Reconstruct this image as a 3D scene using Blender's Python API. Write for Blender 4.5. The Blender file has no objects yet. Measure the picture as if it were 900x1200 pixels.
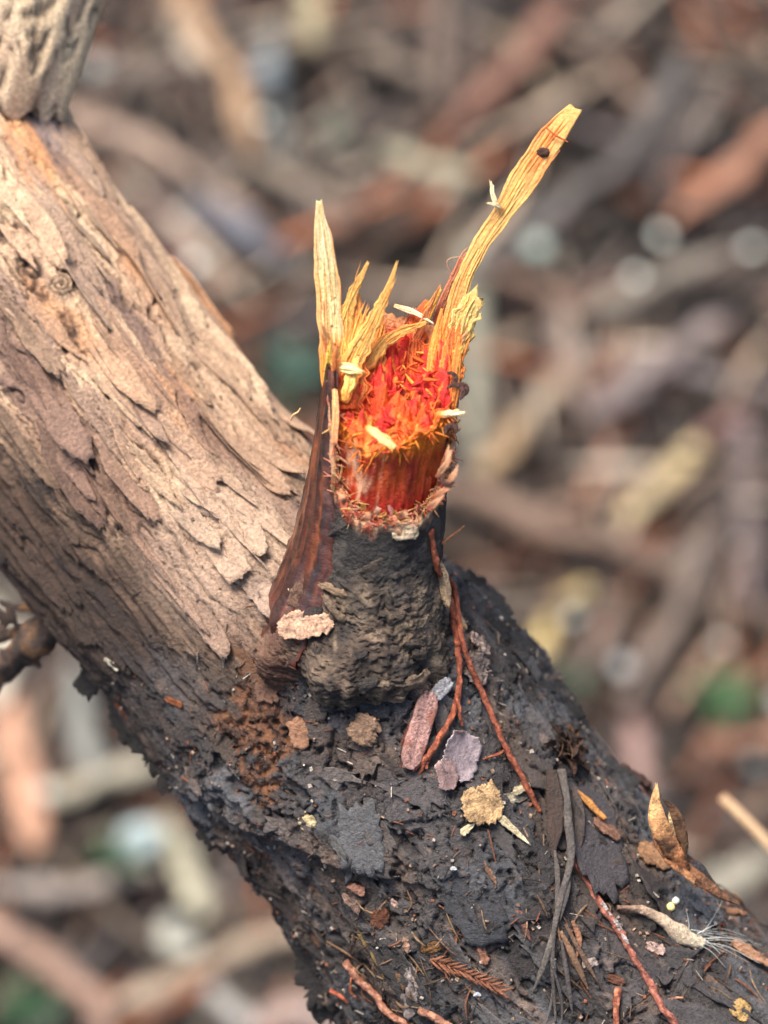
import bpy, math, random
import numpy as np
from mathutils import Matrix, Vector

random.seed(7)
rng = np.random.default_rng(11)
SC = bpy.context.scene
COL = SC.collection

# ------------------------------------------------------------------ frame
# Everything is modelled in centimetres in a frame whose axes are
# right / up / towards-the-photographer, origin at the broken stub, then
# turned into a z-up world in metres (forest floor at z = 0).
PITCH = math.radians(55)
D = 30.0            # camera to origin, cm
H = 57.0            # origin above the forest floor, cm
BAS = np.array([[1, 0, 0],
                [0, math.sin(PITCH), math.cos(PITCH)],
                [0, -math.cos(PITCH), math.sin(PITCH)]])
UPL = np.array([0, math.cos(PITCH), math.sin(PITCH)])   # world up in this frame


def W(p):
    return (np.asarray(p, float) @ BAS) * 0.01 + np.array([0, 0, H * 0.01])


# ------------------------------------------------------------------ camera
cd = bpy.data.cameras.new('camera')
cam = bpy.data.objects.new('camera', cd)
COL.objects.link(cam)
SC.camera = cam
m = Matrix([[BAS[j][i] for j in range(3)] for i in range(3)]).to_4x4()
m.translation = Vector(W([0, 0, D]))
cam.matrix_world = m
cd.sensor_fit = 'VERTICAL'
cd.sensor_height = 24
cd.lens = 24 * D / 12.0
cd.clip_start = 0.005
cd.clip_end = 500
cd.dof.use_dof = True
cd.dof.focus_distance = (D - 0.55) * 0.01
cd.dof.aperture_fstop = 9.0
cd.dof.aperture_blades = 0

# ------------------------------------------------------------------ light
SUN_EL, SUN_AZ = math.radians(70), math.radians(-50)   # azimuth from +Y towards +X
world = bpy.data.worlds.new('World')
SC.world = world
world.use_nodes = True
nt = world.node_tree
sky = nt.nodes.new('ShaderNodeTexSky')
sky.sky_type = 'NISHITA'
sky.sun_disc = False
sky.sun_elevation = SUN_EL
sky.sun_rotation = SUN_AZ
sky.air_density = 1.0
sky.dust_density = 4.0
sky.ozone_density = 1.0
bg = nt.nodes['Background']
bg.inputs['Strength'].default_value = 0.11
nt.links.new(sky.outputs[0], bg.inputs['Color'])
sl = bpy.data.lights.new('sun', 'SUN')
sl.energy = 3.1
sl.angle = math.radians(28)
sl.color = (1.0, 0.95, 0.88)
sun = bpy.data.objects.new('sun', sl)
COL.objects.link(sun)
sd = Vector((math.sin(SUN_AZ) * math.cos(SUN_EL), math.cos(SUN_AZ) * math.cos(SUN_EL), math.sin(SUN_EL)))
sun.rotation_euler = sd.to_track_quat('Z', 'Y').to_euler()
sun.location = sd * 3
SC.view_settings.view_transform = 'Standard'
SC.view_settings.look = 'None'
SC.view_settings.gamma = 1
SC.view_settings.exposure = 1.2
SC.view_settings.use_curve_mapping = False
SC.cycles.use_denoising = True
SC.cycles.max_bounces = 6

# ------------------------------------------------------------------ noise
GR = np.array([[1, 1, 0], [-1, 1, 0], [1, -1, 0], [-1, -1, 0], [1, 0, 1], [-1, 0, 1], [1, 0, -1], [-1, 0, -1],
               [0, 1, 1], [0, -1, 1], [0, 1, -1], [0, -1, -1], [1, 1, 1], [-1, 1, -1], [1, -1, -1], [-1, -1, 1]], np.float32)


def hsh(ix, iy, iz, seed):
    h = (ix * np.uint32(374761393) + iy * np.uint32(668265263) + iz * np.uint32(2147483647) + np.uint32(seed * 974711 + 17))
    h = (h ^ (h >> np.uint32(13))) * np.uint32(1274126177)
    h = (h ^ (h >> np.uint32(15))) * np.uint32(2246822519)
    return h ^ (h >> np.uint32(16))


def gn(p, seed=0):
    p = np.asarray(p, np.float32)
    f = np.floor(p)
    i = f.astype(np.int64).astype(np.uint32)
    r = p - f
    w = r * r * r * (r * (r * 6 - 15) + 10)
    out = np.zeros(len(p), np.float32)
    for dx in (0, 1):
        wx = w[:, 0] if dx else 1 - w[:, 0]
        for dy in (0, 1):
            wy = w[:, 1] if dy else 1 - w[:, 1]
            for dz in (0, 1):
                wz = w[:, 2] if dz else 1 - w[:, 2]
                g = GR[hsh(i[:, 0] + np.uint32(dx), i[:, 1] + np.uint32(dy), i[:, 2] + np.uint32(dz), seed) & np.uint32(15)]
                out += wx * wy * wz * (g[:, 0] * (r[:, 0] - dx) + g[:, 1] * (r[:, 1] - dy) + g[:, 2] * (r[:, 2] - dz))
    return out


def fbm(p, o=3, seed=0, gain=0.5):
    a, s, t = 1.0, 0.0, 0.0
    p = np.asarray(p, np.float32)
    for k in range(o):
        s = s + a * gn(p * (2.03 ** k), seed + 31 * k)
        t += a
        a *= gain
    return s / t


def ss(a, b, x):
    t = np.clip((x - a) / (b - a), 0, 1)
    return t * t * (3 - 2 * t)


def mix(a, b, t):
    t = np.asarray(t)
    if t.ndim == 1 and (np.ndim(a) == 2 or np.ndim(b) == 2 or np.ndim(a) == 1):
        t = t[:, None]
    return np.asarray(a) * (1 - t) + np.asarray(b) * t


def lin(r, g, b, k=1.0):
    def f(c):
        c /= 255.0
        return (c / 12.92 if c <= 0.04045 else ((c + 0.055) / 1.055) ** 2.4) * k
    return np.array([f(r), f(g), f(b)])


def nrm(v):
    v = np.asarray(v, float)
    return v / (np.linalg.norm(v, axis=-1, keepdims=True) + 1e-12)


# ------------------------------------------------------------------ objects
ORG = {}


def tag(o, label=None, cat=None, group=None, kind=None):
    if label: o['label'] = label
    if cat: o['category'] = cat
    if group: o['group'] = group
    if kind: o['kind'] = kind
    return o


def place(o, origin, parent):
    ORG[o.name] = origin
    if parent is not None:
        o.parent = parent
        o.location = Vector(origin - ORG[parent.name])
    else:
        o.location = Vector(origin)


def empty(name, p, label=None, cat=None, group=None, parent=None):
    o = bpy.data.objects.new(name, None)
    o.empty_display_size = 0.01
    COL.objects.link(o)
    place(o, W(p), parent)
    return tag(o, label, cat, group)


def make(name, V, F, mat, col=None, rough=None, parent=None, label=None, cat=None, group=None, kind=None, smooth=True):
    """one mesh object; V in cm in the modelling frame, F a list of (n,3)/(n,4) index arrays"""
    V = W(V)
    org = V.mean(0)
    V = (V - org).astype(np.float32)
    if not isinstance(F, (list, tuple)): F = [F]
    F = [np.asarray(f, np.int32) for f in F if len(f)]
    li = np.concatenate([f.ravel() for f in F])
    ls, tot, st = [], [], 0
    for f in F:
        n, k = f.shape
        ls.append(st + np.arange(n) * k); tot.append(np.full(n, k)); st += n * k
    me = bpy.data.meshes.new(name)
    me.vertices.add(len(V)); me.vertices.foreach_set('co', V.ravel())
    me.loops.add(len(li)); me.loops.foreach_set('vertex_index', li)
    ls = np.concatenate(ls).astype(np.int32)
    me.polygons.add(len(ls)); me.polygons.foreach_set('loop_start', ls)
    me.polygons.foreach_set('use_smooth', np.full(len(ls), smooth))
    me.update(calc_edges=True)
    me.validate()
    if col is None: col = np.array([0.3, 0.25, 0.2])
    col = np.asarray(col, np.float32)
    if col.ndim == 1: col = np.tile(col, (len(V), 1))
    c4 = np.ones((len(V), 4), np.float32); c4[:, :3] = np.clip(col, 0, 1)
    me.attributes.new('Col', 'FLOAT_COLOR', 'POINT').data.foreach_set('color', c4.ravel())
    if rough is not None:
        rough = np.broadcast_to(np.asarray(rough, np.float32), (len(V),))
        me.attributes.new('Rgh', 'FLOAT', 'POINT').data.foreach_set('value', np.ascontiguousarray(rough))
    else:
        me.attributes.new('Rgh', 'FLOAT', 'POINT').data.foreach_set('value', np.full(len(V), 0.65, np.float32))
    me.materials.append(mat)
    o = bpy.data.objects.new(name, me)
    COL.objects.link(o)
    place(o, org, parent)
    return tag(o, label, cat, group, kind)


def gridf(n, m, wrap=False, off=0, flip=False):
    i = np.arange(n - 1)[:, None]
    j = np.arange(m if wrap else m - 1)[None, :]
    a = i * m + j; b = i * m + (j + 1) % m
    q = np.stack([a, b, b + m, a + m], -1).reshape(-1, 4) + off
    return q[:, ::-1] if flip else q


# ------------------------------------------------------------------ materials
def organic(name, f1=22.0, f2=90.0, bump=0.02, var=0.35, spec=0.4, sss=0.0, stretch=(1, 1, 1), rvar=0.15, coat=0.0, dirt=0.0, dcol=(0.03, 0.022, 0.018), dscale=9.0):
    mt = bpy.data.materials.new(name)
    mt.use_nodes = True
    t = mt.node_tree; N = t.nodes; L = t.links
    b = N['Principled BSDF']
    tc = N.new('ShaderNodeTexCoord'); mp = N.new('ShaderNodeMapping')
    mp.inputs['Scale'].default_value = tuple(100 * s for s in stretch)
    L.new(tc.outputs['Object'], mp.inputs['Vector'])
    n1 = N.new('ShaderNodeTexNoise'); n1.inputs['Scale'].default_value = f1; n1.inputs['Detail'].default_value = 5; n1.inputs['Roughness'].default_value = 0.65
    n2 = N.new('ShaderNodeTexNoise'); n2.inputs['Scale'].default_value = f2; n2.inputs['Detail'].default_value = 3
    for n in (n1, n2): L.new(mp.outputs[0], n.inputs['Vector'])
    ca = N.new('ShaderNodeAttribute'); ca.attribute_name = 'Col'
    ra = N.new('ShaderNodeAttribute'); ra.attribute_name = 'Rgh'
    mr = N.new('ShaderNodeMapRange'); mr.inputs['From Min'].default_value = 0.3; mr.inputs['From Max'].default_value = 0.7
    mr.inputs['To Min'].default_value = 1 - var; mr.inputs['To Max'].default_value = 1 + var
    L.new(n1.outputs['Fac'], mr.inputs['Value'])
    mul = N.new('ShaderNodeVectorMath'); mul.operation = 'SCALE'
    L.new(ca.outputs['Color'], mul.inputs[0]); L.new(mr.outputs[0], mul.inputs['Scale'])
    if dirt:
        n3 = N.new('ShaderNodeTexNoise'); n3.inputs['Scale'].default_value = dscale; n3.inputs['Detail'].default_value = 6; n3.inputs['Roughness'].default_value = 0.75
        L.new(mp.outputs[0], n3.inputs['Vector'])
        m3 = N.new('ShaderNodeMapRange'); m3.inputs['From Min'].default_value = 0.54; m3.inputs['From Max'].default_value = 0.66
        m3.inputs['To Max'].default_value = dirt
        L.new(n3.outputs['Fac'], m3.inputs['Value'])
        mx = N.new('ShaderNodeMix'); mx.data_type = 'RGBA'
        L.new(m3.outputs[0], mx.inputs['Factor']); L.new(mul.outputs[0], mx.inputs['A']); mx.inputs['B'].default_value = (*dcol, 1)
        L.new(mx.outputs['Result'], b.inputs['Base Color'])
    else:
        L.new(mul.outputs[0], b.inputs['Base Color'])
    r2 = N.new('ShaderNodeMapRange'); r2.inputs['From Min'].default_value = 0.3; r2.inputs['From Max'].default_value = 0.7
    r2.inputs['To Min'].default_value = -rvar; r2.inputs['To Max'].default_value = rvar
    L.new(n2.outputs['Fac'], r2.inputs['Value'])
    ad = N.new('ShaderNodeMath'); ad.operation = 'ADD'; ad.use_clamp = True
    L.new(ra.outputs['Fac'], ad.inputs[0]); L.new(r2.outputs[0], ad.inputs[1])
    L.new(ad.outputs[0], b.inputs['Roughness'])
    hs = N.new('ShaderNodeMath'); hs.operation = 'MULTIPLY_ADD'; hs.inputs[1].default_value = 0.35
    L.new(n2.outputs['Fac'], hs.inputs[0]); L.new(n1.outputs['Fac'], hs.inputs[2])
    bp = N.new('ShaderNodeBump'); bp.inputs['Strength'].default_value = 1.0; bp.inputs['Distance'].default_value = bump * 0.01
    L.new(hs.outputs[0], bp.inputs['Height']); L.new(bp.outputs[0], b.inputs['Normal'])
    b.inputs['Specular IOR Level'].default_value = spec
    if sss:
        b.inputs['Subsurface Weight'].default_value = sss
        b.inputs['Subsurface Radius'].default_value = (1.0, 0.45, 0.2)
        b.inputs['Subsurface Scale'].default_value = 0.0006
    if coat:
        b.inputs['Coat Weight'].default_value = coat
        b.inputs['Coat Roughness'].default_value = 0.25
    return mt


M_BARK = organic('bark', 22, 95, 0.05, 0.45, 0.5, rvar=0.25)
M_WOOD = organic('raw_wood', 30, 95, 0.02, 0.28, 0.35, sss=0.3)
M_STRIP = organic('inner_bark', 10, 70, 0.02, 0.5, 0.5, coat=0.35, dirt=0.5, dcol=(0.012, 0.008, 0.006), dscale=5)
M_TWIG = organic('dry_twig', 26, 90, 0.04, 0.5, 0.4, dirt=0.6, dcol=(0.05, 0.025, 0.015), dscale=14)
M_CHIP = organic('bark_chip', 30, 95, 0.05, 0.5, 0.35, dirt=0.75, dscale=12)
M_SHELL = organic('papery_scale', 14, 60, 0.02, 0.35, 0.6, sss=0.2, coat=0.4, dirt=0.6, dscale=7)
M_FIB = organic('pale_fibre', 20, 60, 0.006, 0.2, 0.4, sss=0.3)
M_LIT = organic('forest_litter', 2.5, 14, 0.06, 0.45, 0.3)
M_LEAF = organic('green_leaf', 2.0, 12, 0.03, 0.35, 0.45)
M_SOIL = organic('soil', 0.9, 9, 0.25, 0.6, 0.25)


# ------------------------------------------------------------------ helpers in the modelling frame
def P(x, y, w=0.0):
    f = (D - w) / D
    return np.array([(x - 450) * f / 100, (600 - y) * f / 100, w])


def proj(V):
    f = D / (D - V[:, 2])
    return 450 + V[:, 0] * f * 100, 600 - V[:, 1] * f * 100


def gpt(x, y, lift=0.0):
    """the point of the forest floor (lift cm above it) that lies under a line of sight"""
    d = np.array([(x - 450) / 100.0, (600 - y) / 100.0, -D])
    c = np.array([0, 0, D])
    k = (lift - H - UPL @ c) / (UPL @ d)
    return c + k * d


def spline(pts, n):
    """Catmull-Rom through pts (any dimension), n samples even in chord length"""
    pts = np.asarray(pts, float)
    if len(pts) == 2:
        t = np.linspace(0, 1, n)[:, None]
        return pts[0] * (1 - t) + pts[1] * t
    q = np.vstack([2 * pts[0] - pts[1], pts, 2 * pts[-1] - pts[-2]])
    out = []
    for i in range(1, len(q) - 2):
        t = np.linspace(0, 1, 24, endpoint=False)[:, None]
        a, b, c, d = q[i - 1], q[i], q[i + 1], q[i + 2]
        out.append(0.5 * (2 * b + (c - a) * t + (2 * a - 5 * b + 4 * c - d) * t ** 2 + (3 * b - a - 3 * c + d) * t ** 3))
    out = np.vstack(out + [pts[-1:]])
    L = np.concatenate([[0], np.cumsum(np.linalg.norm(np.diff(out[:, :3], axis=0), axis=1))])
    s = np.linspace(0, L[-1], n)
    return np.stack([np.interp(s, L, out[:, k]) for k in range(out.shape[1])], 1)


def sweep(path, rw, rt, n=40, mseg=12, hint=(0, 0, 1), rough=0.1, freq=4.0, fib=0.0, seed=0, twist=0.0, sq=2.0, ragtip=0.0):
    """solid bar along a path: half width rw(t), half thickness rt(t); returns V, F, (t, angle)"""
    path = np.asarray(path, float)
    C = spline(path, n)
    T = nrm(np.gradient(C, axis=0))
    hint = np.tile(np.asarray(hint, float), (n, 1)) if np.ndim(hint) == 1 else hint
    Bv = nrm(np.cross(T, hint)); Nv = np.cross(Bv, T)
    t = np.linspace(0, 1, n)
    a = twist * t
    ca, sa = np.cos(a)[:, None], np.sin(a)[:, None]
    Bv, Nv = Bv * ca + Nv * sa, Nv * ca - Bv * sa
    rw = np.interp(t, np.linspace(0, 1, len(rw)), rw) if np.ndim(rw) else np.full(n, rw)
    rt = np.interp(t, np.linspace(0, 1, len(rt)), rt) if np.ndim(rt) else np.full(n, rt)
    ph = np.linspace(0, 2 * math.pi, mseg, endpoint=False)
    cx = np.sign(np.cos(ph)) * np.abs(np.cos(ph)) ** (2 / sq)
    cy = np.sign(np.sin(ph)) * np.abs(np.sin(ph)) ** (2 / sq)
    TT, PH = np.meshgrid(t, ph, indexing='ij')
    Ln = np.linalg.norm(np.diff(C, axis=0), axis=1).sum()
    wd = max(rw.mean(), 1e-4)
    q = np.stack([TT * Ln * freq, cx[None] * 1.3 + 0 * TT, cy[None] * 1.3 + 0 * TT], -1).reshape(-1, 3)
    nz = fbm(q, 3, seed).reshape(n, mseg) * rough
    if fib:
        q2 = np.stack([TT * Ln * 1.2, cx[None] * 6 + 0 * TT, cy[None] * 6 + 0 * TT], -1).reshape(-1, 3)
        nz = nz + fbm(q2, 2, seed + 5).reshape(n, mseg) * fib
    k = 1 + nz
    V = C[:, None, :] + Bv[:, None, :] * (rw[:, None] * cx[None] * k)[..., None] + Nv[:, None, :] * (rt[:, None] * cy[None] * k)[..., None]
    if ragtip:
        q3 = np.stack([cx * 3, cy * 3, 0 * cx], -1)
        V += (T[:, None, :] * (ss(0.75, 1, t)[:, None] * fbm(q3, 2, seed + 9)[None] * ragtip)[..., None])
    V = V.reshape(-1, 3)
    V = np.vstack([V, C[0], C[-1]])
    f = gridf(n, mseg, True)
    j = np.arange(mseg)
    c0 = np.stack([np.full(mseg, n * mseg), (j + 1) % mseg, j], 1)
    c1 = np.stack([np.full(mseg, n * mseg + 1), (n - 1) * mseg + j, (n - 1) * mseg + (j + 1) % mseg], 1)
    tt = np.concatenate([TT.ravel(), [0, 1]])
    return V, [f, c0, c1], tt, q


def colvar(V, base, amt=0.25, freq=5.0, seed=0, alt=None, streak=None):
    """base colour(s) with slow natural variation over a piece"""
    c = np.asarray(base, float)
    if c.ndim == 1: c = np.tile(c, (len(V), 1))
    n = fbm(V * freq + seed * 3.1, 3, seed)
    if alt is not None:
        c = mix(c, alt, ss(0.0, 0.35, fbm(V * freq * 0.6 - seed, 2, seed + 3)))
    return c * (1 + amt * 2.2 * n)[:, None]


# ================================================================== SETTING: forest floor
n = 260
g = np.linspace(-1, 1, n)
g = np.sign(g) * (np.abs(g) * 70 + np.abs(g) ** 9 * 4000)
GX, GY = np.meshgrid(g, g, indexing='ij')
ctr_w = W(gpt(450, 600)) * 100
gx, gy = GX.ravel() + ctr_w[0], GY.ravel() + ctr_w[1]
far = ss(300, 90, np.hypot(GX, GY).ravel())
q = np.stack([gx, gy, 0 * gx], 1)
gz = (fbm(q * 0.12, 4, 3) * 2.4 + fbm(q * 0.9, 2, 8) * 0.5) * far - 0.5


def to_local(wcm):
    return (np.asarray(wcm) - np.array([0, 0, H])) @ BAS.T


Vg = to_local(np.stack([gx, gy, gz], 1))
soil = 0.22 * mix(lin(88, 76, 68), lin(56, 50, 48), ss(-0.25, 0.25, fbm(q * 0.25, 3, 5)))
make('ground', Vg, gridf(n, n, flip=False), M_SOIL, soil, 0.85, kind='structure')

# uncountable crumbs, needles and chips of the leaf litter
pal = [lin(104, 88, 78), lin(128, 104, 88), lin(92, 84, 82), lin(140, 122, 104), lin(150, 92, 62), lin(66, 58, 55), lin(84, 72, 66), lin(152, 138, 122)]
NB = 6000
tx = rng.uniform(-34, 34, NB); ty = rng.uniform(-42, 42, NB)
L_ = rng.uniform(1.5, 12, NB) * rng.uniform(0.4, 1, NB); wd_ = rng.uniform(0.10, 0.7, NB) * rng.uniform(0.25, 1, NB)
an = rng.normal(0.95, 0.75, NB); tilt = rng.normal(0, 0.22, NB); bend = rng.normal(0, 0.06, NB)
zb = rng.uniform(-0.2, 1.6, NB)
cidx = rng.integers(0, len(pal), NB)
glint = rng.uniform(0, 1, NB) < 0.014  # a few short pieces, coloured pale to imitate bright highlights in the litter
L_[glint] = rng.uniform(0.35, 0.7, glint.sum()); wd_[glint] = rng.uniform(0.3, 0.6, glint.sum()); zb[glint] += 0.9
tt = np.linspace(-0.5, 0.5, 5)
prof = np.array([0.45, 1, 1.1, 0.9, 0.35])
Vs = np.zeros((NB, 5, 4, 3))
d1 = np.stack([np.cos(an) * np.cos(tilt), np.sin(an) * np.cos(tilt), np.sin(tilt)], 1)
d2 = np.stack([-np.sin(an), np.cos(an), 0 * an], 1)
d3 = np.cross(d1, d2)
cc = np.stack([tx + ctr_w[0], ty + ctr_w[1], zb], 1)
for i in range(5):
    for j, (a, b) in enumerate(((-1, -0.3), (1, -0.3), (1, 0.3), (-1, 0.3))):
        Vs[:, i, j] = (cc + d1 * (tt[i] * L_)[:, None] + d2 * (a * 0.5 * wd_ * prof[i] + bend * L_ * (tt[i] ** 2) * 2)[:, None]
                       + d3 * (b * np.minimum(wd_ * 0.5, 0.14))[:, None])
fq = []
for i in range(4):
    for j in range(4):
        fq.append([i * 4 + j, i * 4 + (j + 1) % 4, (i + 1) * 4 + (j + 1) % 4, (i + 1) * 4 + j])
fq += [[0, 3, 2, 1], [16, 17, 18, 19]]
Fs = (np.array(fq)[None] + (np.arange(NB) * 20)[:, None, None]).reshape(-1, 4)
cl0 = lin(214, 216, 204)
cl = np.array(pal)[cidx] * rng.choice([0.08, 0.2, 0.4, 0.8, 1.3], NB)[:, None]
cl[glint] = cl0 * rng.uniform(0.5, 1.0, glint.sum())[:, None]
make('leaf_litter', to_local(Vs.reshape(-1, 3)), Fs, M_LIT, np.repeat(cl, 20, 0), 0.75, smooth=False,
     label='carpet of small brown chips and needles over the soil', cat='leaf litter', kind='stuff')

# ================================================================== THE TREE
AX = np.array([
    [-24, 36, -3, 1.15], [-15, 20, -6.5, 1.45],
    list(P(-330, -190, -5.0)) + [1.75], list(P(-65, 231, -3.1)) + [1.93], list(P(200, 611, -2.25)) + [1.93],
    list(P(432, 864, -2.05)) + [2.26], list(P(664, 1172, -1.9)) + [2.32], list(P(850, 1420, -2.6)) + [2.38],
    [6.5, -17, -12, 2.5], [8, -26, -27, 2.7], [8.5, -36, -43, 3.2], [8.6, -39.5, -48.5, 4.2]])
NA = 1500
axc = spline(AX, NA)
axs = np.concatenate([[0], np.cumsum(np.linalg.norm(np.diff(axc[:, :3], axis=0), axis=1))])
axT = nrm(np.gradient(axc[:, :3], axis=0))
axN = np.array([0, 0, 1.0]) - axT * axT[:, 2:3]
# let the reference normal lean towards up where the trunk turns away
axN = nrm(axN)
axB = np.cross(axT, axN)

STUB0 = P(416, 748, -0.25)
STA = nrm(np.array([0.14, 0.90, 0.41]))
STR = nrm(np.array([1.0, 0, 0]) - STA * STA[0])
STF = np.cross(STR, STA)


def axis_at(s):
    c = np.stack([np.interp(s, axs, axc[:, k]) for k in range(4)], -1)
    N = nrm(np.stack([np.interp(s, axs, axN[:, k]) for k in range(3)], -1))
    B = nrm(np.stack([np.interp(s, axs, axB[:, k]) for k in range(3)], -1))
    return c[..., :3], c[..., 3], N, B


# visible stretch in fine steps, the rest coarse
px_, py_ = proj(axc[:, :3])
vis = (px_ > -330) & (px_ < 930) & (py_ > -250) & (py_ < 1480) & (axc[:, 2] > -6)
s0, s1 = axs[vis].min(), axs[vis].max()
NS, NT = 960, 430
S = np.concatenate([np.arange(0, s0 - 0.2, 0.4), np.linspace(s0, s1, NS), np.arange(s1 + 0.3, axs[-1], 0.4)])
TH = np.concatenate([np.linspace(-2.05, 2.05, NT), np.linspace(2.05, 2 * math.pi - 2.05, 44)[1:-1]])
nS, nT = len(S), len(TH)
c, r0, Nn, Bb = axis_at(S)
SSg, THg = np.meshgrid(S, TH, indexing='ij')
rad_dir = Nn[:, None, :] * np.cos(THg)[..., None] + Bb[:, None, :] * np.sin(THg)[..., None]
R0 = np.broadcast_to(r0[:, None], SSg.shape)
q3 = np.stack([SSg, 1.95 * np.cos(THg), 1.95 * np.sin(THg)], -1).reshape(-1, 3).astype(np.float32)
base = (c[:, None, :] + rad_dir * R0[..., None])
# collar swelling round the stub
dv = base - STUB0
al = dv @ STA
dist = np.linalg.norm(dv - al[..., None] * STA, axis=-1)
collar = 0.50 * np.exp(-(dist / 1.45) ** 2) * (al > -2.2)
low = fbm(q3 * np.array([0.35, 0.6, 0.6]), 2, 2).reshape(nS, nT) * 0.22
R1 = R0 + collar + low
base = c[:, None, :] + rad_dir * R1[..., None]
bx, by = proj(base.reshape(-1, 3))
tpx = 0.595 * bx + 0.80 * by
npx = 0.80 * bx - 0.595 * by
wob = fbm(q3 * 0.8, 3, 21)
wob2 = fbm(q3 * np.array([0.9, 2.2, 2.2]), 3, 22)
# how far up the trunk / how far on the damp lower flank
m_black = ss(625, 845, tpx + wob * 190 + wob2 * 130 + 60 * fbm(q3 * 4.0, 3, 23) + 0.12 * (npx + 150))
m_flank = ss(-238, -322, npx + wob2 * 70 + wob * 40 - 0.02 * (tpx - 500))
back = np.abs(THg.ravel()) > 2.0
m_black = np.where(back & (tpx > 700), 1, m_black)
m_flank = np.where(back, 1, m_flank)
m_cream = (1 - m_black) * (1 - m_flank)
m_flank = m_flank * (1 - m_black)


def terr(f, nst, e):
    qf = f * nst
    k = np.floor(qf)
    fr = qf - k
    return (k + ss(1 - e, 1, fr)) / nst, fr, k


warp = np.stack([fbm(q3 * 1.6, 2, 41), fbm(q3 * 1.6 + 9, 2, 42), fbm(q3 * 1.6 + 21, 2, 43)], 1)
fine = fbm(q3 * 9, 3, 50)
mid = fbm(q3 * np.array([2.2, 4.2, 4.2]), 3, 51)
grain = fbm(q3 * np.array([3.0, 17, 17]), 2, 52)

# pale scaling bark: long thin plates, each a step above the next
qa = q3 * np.array([0.095, 1.15, 1.15]) + warp * np.array([0.10, 0.20, 0.20])
f1 = fbm(qa, 3, 60) + 0.030 * mid + 0.014 * fine
t1, fr1, k1 = terr(f1, 7.0, 0.10)
qb = q3 * np.array([0.20, 2.4, 2.4]) + warp * 0.25
f2 = fbm(qb, 2, 63) + 0.04 * mid + 0.03 * fine
t2, fr2, k2 = terr(f2, 5.0, 0.12)
crk = np.abs(gn(q3 * np.array([0.16, 1.5, 1.5]) + warp * np.array([0.3, 0.3, 0.3]), 66) + 0.05 * fine + 0.03 * mid)
crack = ss(0.036, 0.0, crk)
crack *= ss(-0.18, 0.1, gn(q3 * np.array([0.45, 0.9, 0.9]), 67))
crk_b = np.abs(gn(q3 * np.array([0.20, 2.6, 2.6]) + warp * 0.4, 68) + 0.06 * fine)
crack = np.maximum(crack, 0.6 * ss(0.06, 0.0, crk_b) * ss(0.0, 0.2, gn(q3 * np.array([0.5, 1.2, 1.2]) + 4, 69)))
notch1 = np.exp(-((fr1 - 0.87) / 0.055) ** 2)
notch2 = np.exp(-((fr2 - 0.84) / 0.07) ** 2)
h_cream = t1 * 0.15 + t2 * 0.05 - notch1 * 0.06 - notch2 * 0.03 - crack * 0.085 + grain * 0.012 + fine * 0.008 + mid * 0.010

# blackened, damp, crumbly bark
qc = q3 * np.array([0.36, 1.35, 1.35]) + warp * 0.5
f3 = fbm(qc, 4, 70, 0.55) + 0.05 * fine
t3, fr3, k3 = terr(f3, 6.0, 0.13)
rid = 1 - np.abs(fbm(q3 * np.array([0.6, 2.6, 2.6]) + warp * 0.6, 3, 73)) * 2.6
rid2 = 1 - np.abs(fbm(q3 * np.array([4.5, 6.5, 6.5]) + warp, 2, 74)) * 2.4
pit = ss(0.16, 0.34, gn(q3 * np.array([2.6, 3.4, 3.4]) + warp * 1.2, 75))
notch3 = np.exp(-((fr3 - 0.83) / 0.07) ** 2)
crk_d = ss(0.05, 0.0, np.abs(gn(q3 * np.array([0.35, 1.5, 1.5]) + warp * 0.8, 76) + 0.05 * fine)) * ss(-0.1, 0.15, gn(q3 * 0.8 + 3, 77))
rgh_z = ss(0.0, 0.28, fbm(q3 * np.array([0.6, 1.1, 1.1]) + 13, 3, 78))
h_black = t3 * 0.30 + rid * 0.03 + rid2 * 0.022 * rgh_z - pit * 0.06 * rgh_z - notch3 * 0.055 - crk_d * 0.07 + fine * (0.008 + 0.03 * rgh_z) + mid * (0.010 + 0.02 * rgh_z) + grain * 0.010

# shaggy lower flank, furrowed along the grain
fur = 1 - np.abs(fbm(q3 * np.array([0.55, 2.9, 2.9]) + warp * 0.35, 3, 80)) * 3.0
fur2 = 1 - np.abs(fbm(q3 * np.array([1.6, 8.5, 8.5]) + warp * 0.4, 2, 81)) * 3.0
h_flank = fur * 0.055 + fur2 * 0.022 + mid * 0.018 + grain * 0.024 + fine * 0.012 + t1 * 0.15

# creases running round the swelling beside the stub
wr = np.clip(1.25 - np.hypot((bx - 262) / 95.0, (by - 640) / 105.0), 0, 1) * (np.abs(THg.ravel()) < 1.6)
wr = ss(0, 0.7, wr)
wrk = 1 - np.abs(fbm(np.stack([(bx * 0.9 - by * 0.42) * 0.035, (bx * 0.42 + by * 0.9) * 0.008, 0 * bx], 1) + warp[:, :] * 0.5, 3, 85)) * 2.8

Hh = h_cream * m_cream + h_black * m_black + h_flank * m_flank + wr * wrk * 0.06 * (1 - m_black)
# small ringed knot in the pale bark
kd = np.hypot((bx - 71) / 15.5, (by - 334) / 14.0)
kf = (np.abs(THg.ravel()) < 1.9)
knot = np.where(kf, ss(1.35, 0.7, kd), 0)
Hh = Hh * (1 - knot * 0.7) + knot * (0.05 + 0.035 * np.cos(kd * 2 * math.pi * 2.6 + 0.7 * np.arctan2(by - 334, bx - 71)))

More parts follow.
